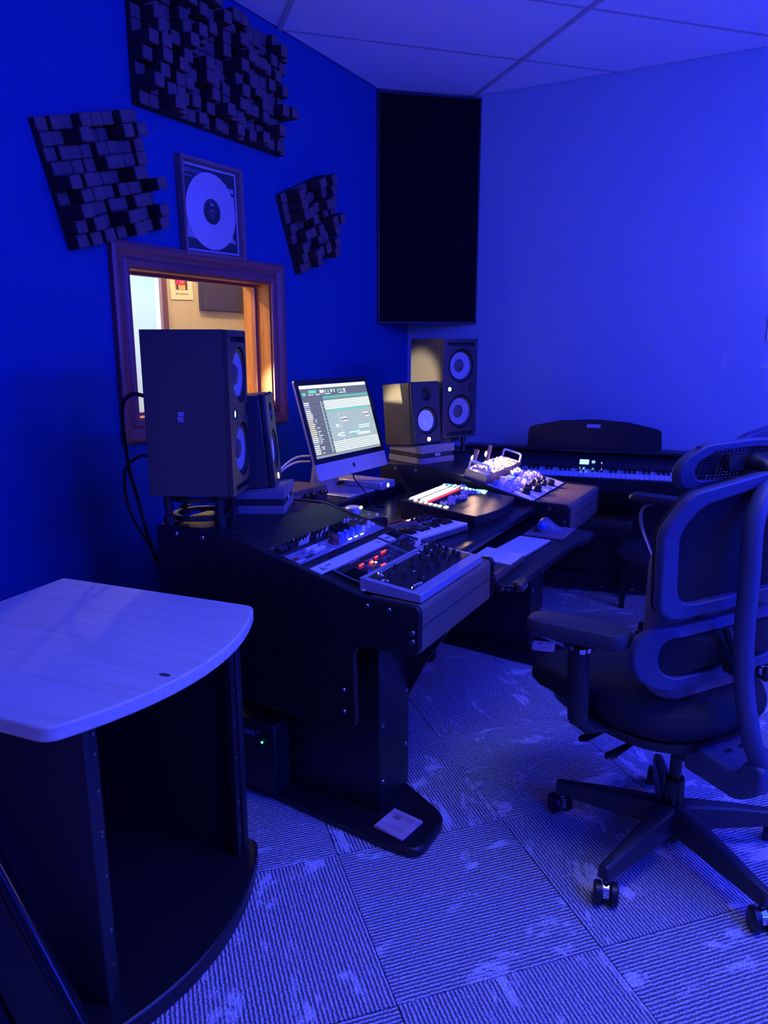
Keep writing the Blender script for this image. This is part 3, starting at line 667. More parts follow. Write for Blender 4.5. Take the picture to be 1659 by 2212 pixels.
for y, z, r_ in ((-.02, .042, .016), (.02, .044, .017)): obj('knob', B().cyl((.003, y, z), (.022, y, z), r_, r_*.9, 18), KNOBB, ai)
for y, z in ((.066, .05), (.086, .05)): obj('knob', B().cyl((.003, y, z), (.022, y, z), .007, n=12), KNOBB, ai)
b = B(); 
for y in (.058, .074, .09): b.cyl((.003, y, .024), (.006, y, .024), .0062, n=12)
obj('jacks', b, BOLT, ai)
b = B(); textbm(b, 'AUDIO 24', .011, Matrix.Translation((.0032, -.065, .052)) @ FACEX); b.box(.003, .0034, .05, .066, .06, .0615).box(.003, .0034, .078, .094, .06, .0615); obj('print', b, PANL, ai, smooth=False)
b = B()
for y, z in ((-.06, .02), (-.04, .026), (-.095, .03)): b.sphere((.004, y, z), .003, 8)
obj('lights', b, glow('amber_led', (1, .7, .4), 4), ai)
mc = thing('monitor_controller', 'flat desktop controller with a round silver dial and green light', 'controller', (-1.352, 2.245, .7205), (0, 0, R(-22)))
obj('case', B().box(-.14, .088, -.07, .07, .0, .050, .004), BLACK, mc)
obj('dial', B().lathe([(0, .074), (.024, .074), (.029, .070), (.03, .050)], 32, (-.03, .0, 0)), ALU, mc)
obj('dial_light', B().sphere((-.005, .018, .072), .006, 10), glow('lime_led', (.75, 1, .3), 4), mc)
b = B()
for x, y in ((.04, .02), (.06, .04), (.05, .05), (.075, .030)): b.cyl((x, y, .050), (x, y, .055), .004, n=8)
obj('buttons', b, KNOBW, mc)
b = B().box(-.12, -.11, -.05, .0, .050, .0505); obj('print', b, PANB, mc, smooth=False)
def cable(label, pts, r, mat, cat='cable', n=8):
    o = obj('cable', B().tube(smoothpath(pts, n), r, 7), mat); return tag(o, label, cat)
WC = M('white_cable', (.6, .6, .62), .5)
for k, dz in enumerate((0, .016)):
    cable(('upper' if k else 'lower')+' white cable curving behind the computer', [(-1.735, 2.50, .90+dz*1.5), (-1.77, 2.44, .90+dz*1.2), (-1.80, 2.36, .86+dz*.5), (-1.83, 2.30-.01*k, .79), (-1.84, 2.28-.012*k, .7645)], .0042, WC)
cable('black cable hanging from the computer down to the desktop', [(-1.60, 2.62, .840), (-1.585, 2.61, .82), (-1.53, 2.60, .775), (-1.505, 2.595, .74), (-1.50, 2.59, .7225), (-1.44, 2.60, .723)], .003, RUB)
cable('thin dark cable lying behind the control surface', [(-1.33, 2.60, .735), (-1.40, 2.66, .724), (-1.46, 2.74, .7235), (-1.50, 2.82, .7235)], .0028, RUB)
cable('thin dark cable hanging under the near rack pod', [(-.925, 2.0, .598), (-.92, 2.01, .52), (-.925, 2.015, .44), (-1.0, 2.03, .42), (-1.08, 2.02, .55), (-1.09, 2.02, .598)], .004, RUB)
cable('dark red cable running to the small keyboard', [(-1.245, 2.262, .7237), (-1.275, 2.34, .7237), (-1.26, 2.41, .7237), (-1.213, 2.375, .732)], .0026, REDP)
cable('black power cable behind the near speaker, upper loop', [(-1.63, 1.55, 1.222), (-1.72, 1.565, 1.225), (-1.79, 1.59, 1.17), (-1.79, 1.60, 1.0), (-1.76, 1.60, .90), (-1.74, 1.62, .75), (-1.72, 1.70, .5)], .006, RUB)
cable('black signal cable behind the near speaker, lower loop', [(-1.64, 1.56, 1.045), (-1.70, 1.565, 1.045), (-1.78, 1.575, .99), (-1.80, 1.60, .86), (-1.75, 1.64, .72), (-1.70, 1.72, .5)], .005, RUB)
hub = thing('usb_hub', 'small grey hub clipped on the front edge of the keyboard tray', 'hub', (-.6965, 2.135, .6455), (0, 0, R(3)))
obj('case', B().box(-.002, .016, -.04, .032, -.022, .006, .003), SPKV, hub)
b = B()
for y in (-.028, -.008, .012): b.box(.016, .0164, y, y+.012, -.014, -.008)
obj('ports', b, ALU, hub, smooth=False); obj('clip', B().box(-.02, -.002, -.02, .012, .0002, .004, .001), SPKV, hub)
# ================================================================== RACK GEAR, NEAR POD
def rack(name, label, cat, pod, s0, s1, y0, y1, mat, z=(-.0012, .002), group=None):
    t = thing(name, label, cat, pod, (0, TH, 0), group=group)
    obj('panel', B().box(s0, s1, y0, y1, z[0], z[1], .001), mat, t); return t
SRC = {}
def knob(parent, s, y, z, r, h, mat, name='knob', T=None):
    k = (round(r, 4), round(h, 4), mat.name)
    if k not in SRC:
        b = B(); b.lathe([(0, 0), (r*1.12, 0), (r*1.1, h*.18), (r*.9, h*.24), (r*.82, h*.93), (r*.7, h), (0, h)], 14); b.box(0, r*.8, -r*.09, r*.09, h*.9, h*1.02)
        o = obj(name, b, mat, parent); SRC[k] = o
    else: o = inst(SRC[k], parent); o.name = name
    p = Vector((s, y, z))
    if T is not None: p = T @ p; o.rotation_euler = T.to_euler()
    o.location = p; return o
def bits(parent, name, items, mat, z, T=None, stuff=False):
    """items: (s,y,ds,dy,h)"""
    b = B(T)
    for s, y, ds, dy, h in items: b.box(s-ds/2, s+ds/2, y-dy/2, y+dy/2, z, z+h, min(ds, dy, h)*.2 if h > .002 else 0)
    o = obj(name, b, mat, parent, smooth=False)
    if stuff: o['kind'] = 'stuff'
    return o
t = rack('blank_rack_panel', 'wide smooth black blank panel at the top of the near pod', 'panel', NP, .004, .135, 0, .482, BLACK, (-.0013, .0005))
for y in (.008, .474):
    for s in (.02, .12): obj('screw', B().cyl((s, y, -.001), (s, y, .0008), .003, n=10), BLACKM, t)
rnd = random.Random(21)
t = rack('module_row', 'row of small black synthesizer modules with white toggles on the near pod', 'synthesizer', NP, .139, .187, 0, .482, BLACKM)
for k in range(11):
    y = .055+.0215*k
    knob(t, .153, y, .002, .0055, .013, KNOBB)
    if k % 3 != 1: knob(t, .172, y+.006, .002, .0045, .011, KNOBB)
bits(t, 'toggles', [(.150+rnd.random()*.028, .10+.0195*k, .004, .004, .014) for k in range(10)]+[(.176, .10+k*.0075, .004, .003, .013) for k in range(7)]+[(.15, .385, .006, .006, .014), (.153, .40, .006, .006, .014)], KNOBW, .002)
bits(t, 'display', [(.162, .335, .036, .075, .006)], BLACKG, .002)
bits(t, 'dashes', [(.145, .432, .004, .02, .001), (.155, .45, .004, .014, .001), (.170, .46, .003, .02, .001), (.145, .02, .002, .02, .001), (.16, .03, .002, .018, .001)], PANL, .002)
bits(t, 'side_blocks', [(.165, .028, .026, .03, .010), (.160, .06, .02, .02, .007)], BLACKM, .002)
t = rack('effect_module_row', 'blue-grey module row with white sliders and glowing blue knobs on the near pod', 'synthesizer', NP, .192, .252, .004, .478, PANB)
for s, y in ((.215, .105), (.232, .120)): bits(t, 'slider_cap', [(s, y, .011, .055, .013)], WHITE, .002); bits(t, 'slider_foot', [(s, y-.035, .008, .012, .006)], PANB, .002)
knob(t, .222, .215, .002, .016, .024, KNOBR); knob(t, .219, .252, .002, .0125, .022, KNOBBL)
for y in (.287, .322, .357):
    knob(t, .217, y, .002, .0115, .022, KNOBBL)
    bits(t, 'led_row', [(.236, y+d, .003, .0035, .002) for d in (-.008, 0, .006)], glow('pale_blue_led', (.55, .8, 1), 5), .002)
knob(t, .222, .385, .002, .009, .015, KNOBC); knob(t, .216, .425, .002, .008, .022, KNOBC); bits(t, 'button', [(.214, .455, .014, .016, .008)], KNOBC, .002)
bits(t, 'print', [(.24, .025, .004, .035, .0005), (.246, .17, .003, .03, .0005), (.246, .25, .003, .05, .0005), (.207, .18, .002, .03, .0005)], PANW, .002)
bits(t, 'red_print', [(.225, .018, .012, .024, .0005)], REDP, .002); bits(t, 'dark_slot', [(.237, .07, .007, .04, .001)], BLACK, .002)
t = rack('spacer_panel', 'narrow black spacer panel between two module rows of the near pod', 'panel', NP, .256, .280, 0, .482, BLACK, (-.0012, .001))
LOGO = M('print_black', (.02, .02, .04), .6)
t = rack('blank_white_strip', 'long white blank strip across the near pod with a small printed emblem', 'panel', NP, .283, .3235, .002, .372, PANW)
TXR = lambda s, y: Matrix.Translation((s, y, .0023)) @ Matrix.Rotation(math.pi/2, 4, 'Z')
b = B(); c = (.303, .034)
b.prism([(c[0]+.012, c[1]-.01), (c[0]+.012, c[1]-.006), (c[0]-.004, c[1]-.001), (c[0]-.012, c[1]-.0015), (c[0]-.004, c[1]-.004)], .002, .0024); b.prism([(c[0]+.012, c[1]+.01), (c[0]+.010, c[1]+.003), (c[0]+.004, c[1]), (c[0]+.004, c[1]+.003)], .002, .0024)
b.box(c[0]+.002, c[0]+.004, c[1]-.012, c[1]+.010, .002, .0024); textbm(b, 'mod', .012, TXR(.301, .065)); textbm(b, 'A', .016, TXR(.302, .345)); obj('print', b, LOGO, t, smooth=False)
t = rack('white_end_plate', 'short white end plate beside the long blank strip of the near pod', 'panel', NP, .277, .321, .386, .430, PANW)
b = B(); textbm(b, 'tiptap', .013, TXR(.30, .408)); obj('print', b, LOGO, t, smooth=False)
t = rack('groove_box', 'groove box with red lights and a black display on the near pod', 'synthesizer', NP, .3275, .444, .046, .352, BLACKM)
bits(t, 'border', [(.3295, .199, .004, .306, .0012), (.386, .048, .117, .004, .0012), (.386, .35, .117, .004, .0012)], PANB, .002)
bits(t, 'display', [(.395, .085, .07, .058, .002)], BLACKG, .002)
bits(t, 'print', [(.335+.007*k, .15+.02*k+.1*(k % 3), .0022, .05, .0006) for k in range(7)]+[(.352, .25, .001, .18, .0006), (.372, .23, .001, .23, .0006), (.36, .16, .03, .001, .0006), (.40, .19, .06, .001, .0006), (.40, .25, .06, .001, .0006)], PANB, .002)
bits(t, 'button_grid', [(.382+.009*i, .135+.011*j, .005, .007, .002) for i in range(5) for j in range(18) if (i+j) % 4], M('grey_button', (.10, .10, .15), .5), .002, stuff=True)
REDL = glow('red_led', (1, .03, .03), 5)
bits(t, 'red_lights', [(.362, .137+.006*k, .004, .0045, .002) for k in range(4)]+[(.372, .185, .010, .012, .003), (.364, .20, .004, .004, .002)]+[(.360, .228+.006*k, .004, .0045, .002) for k in range(3)]+[(.352, .28+.006*k, .004, .0045, .002) for k in range(5)]+[(.402, .205, .008, .024, .002)], REDL, .0042)
bits(t, 'amber_light', [(.374, .187, .004, .005, .002), (.382, .193, .005, .005, .002)], glow('amber_led', (1, .7, .4), 5), .0072)
for s, y in ((.412, .105), (.425, .09), (.43, .12)): knob(t, s, y, .002, .006, .016, KNOBBL)
t = rack('patch_module', 'small black patch module with white knobs at the inner side of the near pod', 'synthesizer', NP, .3275, .444, .358, .474, BLACKM)
bits(t, 'rim', [(.3295, .416, .004, .116, .0016), (.386, .36, .117, .003, .0016), (.386, .472, .117, .003, .0016)], ALU, .002)
for s, y in ((.392, .43), (.394, .443), (.388, .458)): knob(t, s, y, .002, .006, .017, KNOBC)
bits(t, 'end_button', [(.418, .405, .014, .022, .008)], KNOBC, .002)
obj('patch_cable', B().tube(smoothpath([(.35, .372, .003), (.352, .376, .025), (.358, .395, .034), (.366, .415, .03), (.372, .42, .003)], 6), .0032, 7), M('patch_cable_grey', (.05, .05, .09), .5), t)
obj('patch_cable', B().tube(smoothpath([(.36, .385, .003), (.362, .388, .02), (.372, .395, .024), (.384, .392, .003)], 6), .0028, 7), RUB, t)
sy = thing('desktop_synthesizer', 'silver-framed desktop synthesizer with a black knob panel at the near desk front', 'synthesizer', (-.955, 1.590, .7422))
SYP = [(0, .001), (.03, -.0045), (.18, -.0085), (.18, .013), (.0, .032)]
obj('frame', B().prism(SYP, 0, .412, 'xz'), SYN, sy, bev=.0015)
TS = Matrix.Translation((0, 0, .032)) @ Matrix.Rotation(math.atan(.019/.18), 4, 'Y')
obj('knob_panel', B(TS).box(.016, .150, .016, .396, -.002, .0006), BLACKM, sy, smooth=False)
obj('front_foot', B().box(.006, .018, -.004, .01, -.003, .002, .001), WHITE, sy)
for s, y in ((.045, .115), (.07, .17), (.05, .205), (.055, .25), (.085, .225), (.10, .265), (.075, .29), (.11, .19), (.12, .235), (.115, .13), (.09, .08), (.06, .055), (.13, .10), (.05, .31), (.075, .335), (.10, .32), (.125, .30), (.05, .355), (.08, .375), (.11, .36), (.13, .35), (.03, .33), (.03, .365), (.03, .385), (.055, .383)):
    knob(sy, s, y, .0006, .0075 if rnd.random() < .6 else .006, .016, KNOBB, T=TS)
bits(sy, 'step_buttons', [(.024, .075+.0135*k, .005, .006, .003) for k in range(17)], WHITE, .0006, TS)
bits(sy, 'round_buttons', [(.032, .055, .006, .008, .003), (.04, .05, .006, .008, .003), (.06, .02, .006, .012, .003), (.07, .026, .006, .008, .003), (.024, .32, .007, .009, .003), (.022, .335, .007, .009, .003), (.03, .29, .006, .008, .002), (.055, .19, .005, .006, .003), (.09, .14, .005, .006, .003), (.128, .115, .006, .008, .003), (.06, .29, .004, .006, .002), (.045, .34, .006, .008, .003), (.14, .045, .007, .007, .004), (.142, .058, .007, .007, .004), (.144, .072, .007, .007, .004)], WHITE, .0006, TS)
bits(sy, 'lights', [(.022, .062, .002, .002, .002), (.066, .30, .002, .002, .002), (.07, .307, .002, .002, .002), (.095, .325, .002, .002, .002), (.14, .03, .002, .002, .002)], glow('white_led', (1, 1, 1), 6), .0006, TS)
bits(sy, 'print', [(.036+.013*k, .05+.043*(k % 8), .0012, .022, .0003) for k in range(8)]+[(.15, .05, .004, .002, .0003), (.145, .27, .003, .003, .0003)], PANB, .0006, TS)
# ================================================================== RACK GEAR, FAR POD
t = rack('preamp_rack', 'brightly lit module rack with two handles on the far pod', 'preamplifier', FP_, .142, .246, .010, .462, M('rack_bronze', (.34, .24, .17), .45, .3), (-.0012, .034))
obj('face_plate', B().box(.144, .244, .012, .460, .034, .0365, .001), M('cream_panel', (.72, .58, .30), .45), t)
for k in range(1, 8): bits(t, 'module_gap', [(.194, .03+.05*k, .096, .0016, .0006)], BLACKM, .0365)
for i in range(8):
    for j in range(3): knob(t, .162+.030*j, .052+.0495*i+(.006 if j % 2 else -.006), .0365, .0065, .009+.004*rnd.random(), KNOBW if (i+j) % 3 else KNOBC)
bits(t, 'small_parts', [(.15+.09*rnd.random(), .04+.385*rnd.random(), .005, .004, .006) for k in range(70)], M('parts_mixed', (.30, .24, .12), .5), .0365, stuff=True)
for y in (.026, .446):
    obj('handle', B().tube(smoothpath([(.150, y, .036), (.150, y, .066), (.158, y, .074), (.194, y, .075), (.230, y, .074), (.238, y, .066), (.238, y, .036)], 5), .0048, 8), M('handle_white', (.75, .72, .70), .4), t)
t = rack('lit_knob_module', 'module panel crowded with tall pale knobs on the far pod', 'synthesizer', FP_, .252, .364, .002, .480, PANL)
for k, (s, y, h) in enumerate([(.285, .03, .034), (.300, .045, .03), (.328, .05, .042), (.290, .085, .046), (.318, .095, .038), (.348, .10, .026), (.285, .125, .034), (.338, .15, .03), (.3, .20, .03), (.33, .205, .034), (.352, .23, .028), (.275, .26, .04), (.295, .275, .04), (.275, .30, .042), (.297, .315, .042), (.275, .34, .044), (.335, .28, .03), (.34, .32, .034), (.318, .345, .034), (.336, .37, .036), (.316, .39, .034), (.338, .41, .034), (.345, .44, .026)]):
    obj('tall_knob', B(Matrix.Translation((s, y, .002)) @ Matrix.Rotation(R((k*37) % 40-20), 4, 'Z')).box(-.011, .011, -.0055, .0055, 0, h*.72, .0025), KNOBC if k % 4 else KNOBBL, t)
bits(t, 'display_box', [(.300, .165, .04, .05, .024)], PANW, .002); bits(t, 'display', [(.302, .165, .026, .042, .001)], glow('blue_display', (.25, .5, .9), 1.0), .026)
bits(t, 'jacks', [(.262, .03+.018*k, .006, .006, .003) for k in range(24)], BLACKM, .002)
t = rack('black_knob_module', 'white module panel with large black knobs at the front of the far pod', 'synthesizer', FP_, .368, .468, .002, .480, PANW)
for s, y, r_ in ((.412, .075, .018), (.392, .125, .012), (.40, .15, .013), (.432, .17, .018), (.425, .205, .012), (.385, .24, .013), (.40, .27, .013), (.385, .30, .012), (.42, .30, .012), (.438, .345, .018), (.395, .36, .013)): knob(t, s, y, .002, r_, .026, KNOBB)
for s in (.374, .462):
    for y in (.012, .24, .47): obj('screw', B().cyl((s, y, .002), (s, y, .006), .0035, n=10), BOLT, t)
bits(t, 'print', [(.44, .09+.04*k, .0015, .028, .0004) for k in range(9)]+[(.40+.006*k, .04+.01*k, .0012, .03, .0004) for k in range(5)], PANB, .002)
def tube_lamp(label, base, tip):
    t = thing('tube_lamp', label, 'lamp', base, (0, 0, 0), 'little tube lamps on the far pod')
    d = Vector(tip)-Vector(base); L_ = d.length; T = d.to_track_quat('Z', 'Y').to_matrix().to_4x4()
    obj('collar', B(T).lathe([(0, -.004), (.013, -.004), (.013, .008), (.0105, .010), (0, .010)], 16), RUB, t)
    obj('tube', B(T).lathe([(.0095, .010), (.0115, L_), (.0100, L_), (.0085, L_*.82), (0, L_*.82)], 20), M('lamp_tube_brown', (.30, .17, .11), .2), t)
    q = T @ Vector((.008, .004, L_*.55))
    obj('bulb', B(Matrix.Translation(q) @ T).sphere((0, 0, 0), .0085, 12, (1, 1, 1.7)), glow('warm_bulb', (1, .86, .62), 14), t)
    point('rack_light', (tip[0]+.022, tip[1]+.012, tip[2]+.006), 8, (1, .62, .26), .008, 100, (tip[0]+.12, tip[1]+.03, .76))
    point('tube_lamp_light', (q.x+base[0]+.02, q.y+base[1]+.006, q.z+base[2]+.012), 3.2, (1, .62, .30), .009, 130, (-.95, base[1]-.30, .73))
tube_lamp('left lit tube lamp standing behind the bright module rack', (-1.258, 3.092, .8195), (-1.250, 3.122, .908))
tube_lamp('right lit tube lamp standing behind the bright module rack', (-1.252, 3.250, .818), (-1.246, 3.280, .910))
# ================================================================== DESKTOP GEAR
cs = thing('control_surface', 'fader control surface with rows of lit buttons on the desktop', 'mixer', (-1.292, 2.462, .7205))
ol = [(0, 0), (0, .42)]+[(.31+.028*math.sin(math.pi*k/10), .42-.042*k) for k in range(11)]
ol = rpoly(ol, [.006, .006]+[0]*11, 4); n = len(ol); zt = lambda x: .070-.103*x
b = B().add([(x, y, 0) for x, y in ol]+[(x, y, zt(x)) for x, y in ol], [list(range(n))[::-1], list(range(n, 2*n))]+[(i, (i+1) % n, n+(i+1) % n, n+i) for i in range(n)])
obj('body', b, M('surface_black', (.02, .02, .023), .38), cs, bev=.003)
TF = Matrix.Translation((0, 0, .070)) @ Matrix.Rotation(math.atan(.103), 4, 'Y')
bits(cs, 'scribble_strip', [(.026, .205, .026, .305, .001)], glow('strip_white', (.92, 1, 1), 15), .0002, TF)
def litrow(s, mat, name): bits(cs, name, [(s, .065+.0185*k, .009, .013, .004) for k in range(16)], mat, .0002, TF, stuff=True)
litrow(.060, glow('btn_white', (1, .93, .85), 8), 'white_button_row'); litrow(.076, glow('btn_orange', (1, .66, .34), 8), 'orange_button_row'); litrow(.092, glow('btn_red', (1, .03, .06), 3), 'red_button_row')
bits(cs, 'violet_buttons', [(.108, .065+.0185*k, .006, .009, .002) for k in range(16)], M('btn_dark_violet', (.10, .03, .09), .5), .0002, TF, stuff=True)
cols = dict(r=glow('btn_rose', (1, .35, .4), 3), y=glow('btn_yellow', (1, .85, .4), 3), w=glow('btn_mint', (.8, 1, .85), 2.5), c=glow('btn_cyan', (.3, .85, 1), 2.5), b=glow('btn_blue', (.08, .25, 1), 2), g=glow('btn_green', (.2, .9, .6), 2))
for s, y, c, ds, dy in [(.05, .03, 'r', .012, .016), (.072, .03, 'y', .012, .016), (.093, .03, 'r', .012, .016), (.113, .03, 'w', .012, .016), (.133, .03, 'w', .012, .016), (.152, .03, 'w', .012, .016), (.176, .034, 'y', .014, .022),
        (.014, .372, 'c', .010, .016), (.036, .376, 'c', .009, .013), (.055, .376, 'c', .009, .013), (.073, .376, 'c', .009, .013), (.094, .378, 'w', .010, .013), (.113, .378, 'w', .010, .013), (.125, .39, 'c', .010, .013),
        (.03, .392, 'b', .03, .006), (.052, .40, 'w', .011, .013), (.070, .40, 'r', .008, .010), (.104, .398, 'c', .010, .012), (.14, .378, 'c', .008, .034), (.155, .385, 'c', .008, .034), (.168, .398, 'g', .016, .024), (.186, .408, 'g', .017, .014), (.176, .385, 'c', .012, .022), (.194, .375, 'y', .012, .018), (.178, .36, 'b', .014, .02), (.178, .412, 'r', .010, .010)]:
    bits(cs, 'button', [(s, y, ds, dy, .004)], cols[c], .0002, TF)
obj('encoder', B(TF).lathe([(0, 0), (.013, 0), (.012, .012), (0, .013)], 20, (.088, .40, 0)), KNOBBL, cs)
bits(cs, 'fader_slots', [(.185, .065+.0185*k, .105, .0022, .0004) for k in range(16)], M('slot_black', (.003, .003, .003), .6), .0002, TF)
bits(cs, 'fader_scale', [(.140+.0105*j, .0735+.0185*k, .0012, .007, .0003) for k in range(16) for j in range(10)], M('scale_grey', (.09, .09, .12), .5), .0002, TF, stuff=True)
cap0 = None
for k in range(16):
    s = .15+.012*math.sin(k*.9)+.008*rnd.random(); p = TF @ Vector((s, .065+.0185*k, .0004))
    if not cap0:
        cap0 = obj('fader_cap', B().add([(-.013, -.006, 0), (.013, -.006, 0), (.013, .006, 0), (-.013, .006, 0), (-.011, -.005, .012), (-.002, -.005, .0095), (.002, -.005, .0095), (.011, -.005, .012), (-.011, .005, .012), (-.002, .005, .0095), (.002, .005, .0095), (.011, .005, .012)],
            [(0, 1, 2, 3), (4, 5, 9, 8), (5, 6, 10, 9), (6, 7, 11, 10), (0, 1, 7, 6, 5, 4), (3, 2, 11, 10, 9, 8), (0, 3, 8, 4), (1, 2, 11, 7)]), M('cap_lilac', (.55, .42, .55), .4), cs, smooth=False); o = cap0
    else: o = inst(cap0, cs)
    o.location = p; o.rotation_euler = TF.to_euler()
bits(cs, 'status_lights', [(.02, .035, .003, .003, .001), (.026, .04, .003, .003, .001)], glow('white_led', (1, 1, 1), 6), .0002, TF)
mk = thing('mini_keyboard', 'small white-keyed pad keyboard beside the control surface', 'keyboard', (-1.240, 2.142, .7205), (0, 0, R(-12)))
obj('body', B().box(0, .20, 0, .300, .002, .024, .003), M('mini_body', (.10, .10, .12), .45), mk); obj('top_panel', B().box(.003, .098, .004, .296, .024, .027, .001), M('mini_panel', (.12, .12, .30), .45), mk)
obj('side_strip', B().box(.10, .198, .001, .014, .024, .0265, .001), REDP, mk); obj('trim_bar', B().box(.088, .098, .05, .29, .027, .0285), PANB, mk)
kw = .279/15; k0 = None
for k in range(15):
    if not k0: k0 = obj('white_key', B().box(.100, .1985, -kw/2+.0004, kw/2-.0004, .02, .030, .001), WHITEK, mk); o = k0
    else: o = inst(k0, mk)
    o.location = (0, .0165+kw*(k+.5), 0)
k1 = None
for k in range(14):
    if k % 7 in (2, 6): continue
    if not k1: k1 = obj('black_key', B().prism([(.1, .030), (.158, .030), (.154, .038), (.1, .040)], -.005, .005, 'xz'), BLACKG, mk); o = k1
    else: o = inst(k1, mk)
    o.location = (0, .0165+kw*(k+1), 0)
for i in range(2):
    for j in range(4): bits(mk, 'pad', [(.030+.030*i, .068+.030*j, .025, .025, .003)], M('pad_grey', (.05, .05, .075), .7), .027)
for i in range(2):
    for j in range(4): knob(mk, .026+.03*i, .196+.024*j, .027, .0075, .014, KNOBB)
for j in range(3): bits(mk, 'red_button', [(.009, .192+.018*j, .008, .012, .003)], cols['r'], .027)
for s, y in ((.078, .018), (.078, .032), (.078, .046), (.09, .020), (.09, .034), (.09, .046)): bits(mk, 'lit_button', [(s, y, .006, .009, .002)], glow('btn_pink', (1, .35, .5), 3), .027)
obj('joystick', B().lathe([(0, 0), (.009, 0), (.007, .008), (.011, .012), (0, .015)], 14, (.035, .03, .027)), M('joystick_red', (.55, .05, .08), .4), mk)
# keyboards, trackball on the tray
kb = thing('computer_keyboard', 'thin white computer keyboard lying on the keyboard tray', 'keyboard', (-.905, 2.385, .6455), (0, 0, R(-4)))
obj('base', B().box(0, .128, 0, .29, 0, .005, .002), PANB, kb); kk = None
for i in range(6):
    for j in range(14):
        if not kk: kk = obj('key', B().box(-.0085, .0085, -.0094, .0094, .005, .0082, .0008), WHITE, kb); o = kk
        else: o = inst(kk, kb)
        o.location = (.0125+.0206*i, .0135+.0203*j, 0)
kp = thing('key_pad', 'thick keypad with big white keys and small dark keys on the tray', 'keyboard', (-.905, 2.098, .6455))
obj('base', B().prism([(0, 0), (.142, 0), (.142, .017), (0, .025)], 0, .275, 'xz'), M('keypad_dark', (.10, .07, .07), .5), kp, bev=.002)
TK = Matrix.Translation((0, 0, .025)) @ Matrix.Rotation(math.atan(.008/.142), 4, 'Y')
for i in range(3):
    for j in range(3): bits(kp, 'white_key', [(.024+.046*i, .160+.0475*j, .044, .0455, .006)], WHITE, .0003, TK)
for i in range(6):
    for j in range(6): bits(kp, 'dark_key', [(.013+.0232*i, .013+.0205*j, .0205, .0185, .005)], M('dark_key', (.10, .055, .06), .5), .0003, TK)
mp = thing('mouse_pad', 'grey mouse pad under the trackball on the keyboard tray', 'mat', (-.885, 2.712, .6455))
obj('sheet', B().prism(rrect(0, .157, 0, .198, .008), 0, .003), M('mouse_pad_grey', (.20, .15, .18), .8), mp)
tb = thing('trackball_mouse', 'blue-grey trackball mouse with a shiny blue ball on the mouse pad', 'mouse', (-.812, 2.818, .6488), (0, 0, R(24)))
tbm = M('trackball_grey', (.13, .13, .19), .4)
V = []; F = []; nu, nv = 28, 9
for j in range(nv):
    q = j/(nv-1)
    for i in range(nu):
        a = 2*math.pi*i/nu; x = math.cos(a)*(.062+.004*math.cos(a)); wd = .040*(1-.28*max(0, math.cos(a))**1.5)+.006*max(0, -math.cos(a)); y = math.sin(a)*wd+.008*math.cos(a)
        sc = math.cos(q*math.pi/2)**.55 if j < nv-1 else .02
        hx = x*sc; h = (.044*math.exp(-((hx+.018)/.045)**2)+.010)*math.sin(q*math.pi/2)**.8
        V.append((hx, y*sc, h))
for j in range(nv-1):
    for i in range(nu): F.append((j*nu+i, j*nu+(i+1) % nu, (j+1)*nu+(i+1) % nu, (j+1)*nu+i))
F += [list(range(nu))[::-1], list(range((nv-1)*nu, nv*nu))]
obj('body', B().add(V, F), tbm, tb)
obj('ball', B().sphere((-.030, -.030, .028), .0175, 20), M('blue_ball', (.03, .12, .8), .08, coat=1), tb)
obj('ball_ring', B(Matrix.Translation((-.030, -.030, .028)) @ Matrix.Rotation(R(60), 4, 'X')).lathe([(.017, -.002), (.021, -.004), (.021, .003), (.017, .005)], 24), M('ring_grey', (.2, .2, .3), .4), tb)
# ================================================================== ROLLING RACK TABLE
rt = thing('rack_table', 'pale wood topped black rack cabinet with a bowed front, left foreground', 'cabinet', (-1.747, 1.297, 0), (0, 0, R(6.95)))
def bow(uo, v0, v1, um, k=.83): return [(um-k*(v0+(v1-v0)*i/14-.325)**2, -(v0+(v1-v0)*i/14)) for i in range(15)]
def bowpoly(u0, v0, v1, um, r=.07):
    c = bow(0, v0, v1, um); pts = [(u0, -v1), (u0, -v0)]+c; return rpoly(pts, [.01, .01, r]+[0]*13+[r], 7)
obj('table_top', B().prism(bowpoly(0, -.005, .655, .708, .13), .702, .732), ASH, rt, bev=.004)
obj('chip', B().prism([(.668+.014*math.cos(a*.6), -.405+.006*math.sin(a*.6)) for a in range(10)], .7318, .7324), M('chip_dark', (.08, .05, .06), .8), rt, smooth=False)
obj('base_plate', B().prism(bowpoly(.0, -.025, .60, .69), .0, .045), BLACK, rt, bev=.006)
for y0, y1 in ((-.035, -.015), (-.545, -.525)): obj('side_panel', B().box(.02, .585, y0, y1, .045, .702, .002), M('rack_side', (.02, .019, .021), .5), rt)
obj('rear_panel', B().box(.005, .02, -.545, -.015, .045, .702), BLACK, rt)
for y0, y1 in ((-.055, -.035), (-.525, -.505)):
    for u in (.56, .06):
        obj('rack_rail', B().box(u, u+.018, y0, y1, .05, .70), BLACKM, rt)
scr = None
for y in (-.045, -.515):
    for z in (.12, .2, .205, .33, .42, .43, .52, .6, .64, .645):
        if not scr: scr = obj('rail_screw', B().cyl((0, 0, 0), (.002, 0, 0), .003, n=8), BOLT, rt); o = scr
        else: o = inst(scr, rt)
        o.location = (.578, y, z)
fc = thing('folding_stand', 'black metal folding stand leaning beside the wood topped rack, bottom left corner', 'stand', (-1.747, 1.297, 0), (0, 0, R(6.95)))
vy = -.615
def uz(u, z, y=vy): return (u, y, z)
obj('leg', B().tube([uz(.622, .012), uz(.602, .045), uz(.40, .394), uz(.255, .645)], .011, 12, up=(0, 1, 0), rb=.018), BLACKG, fc)
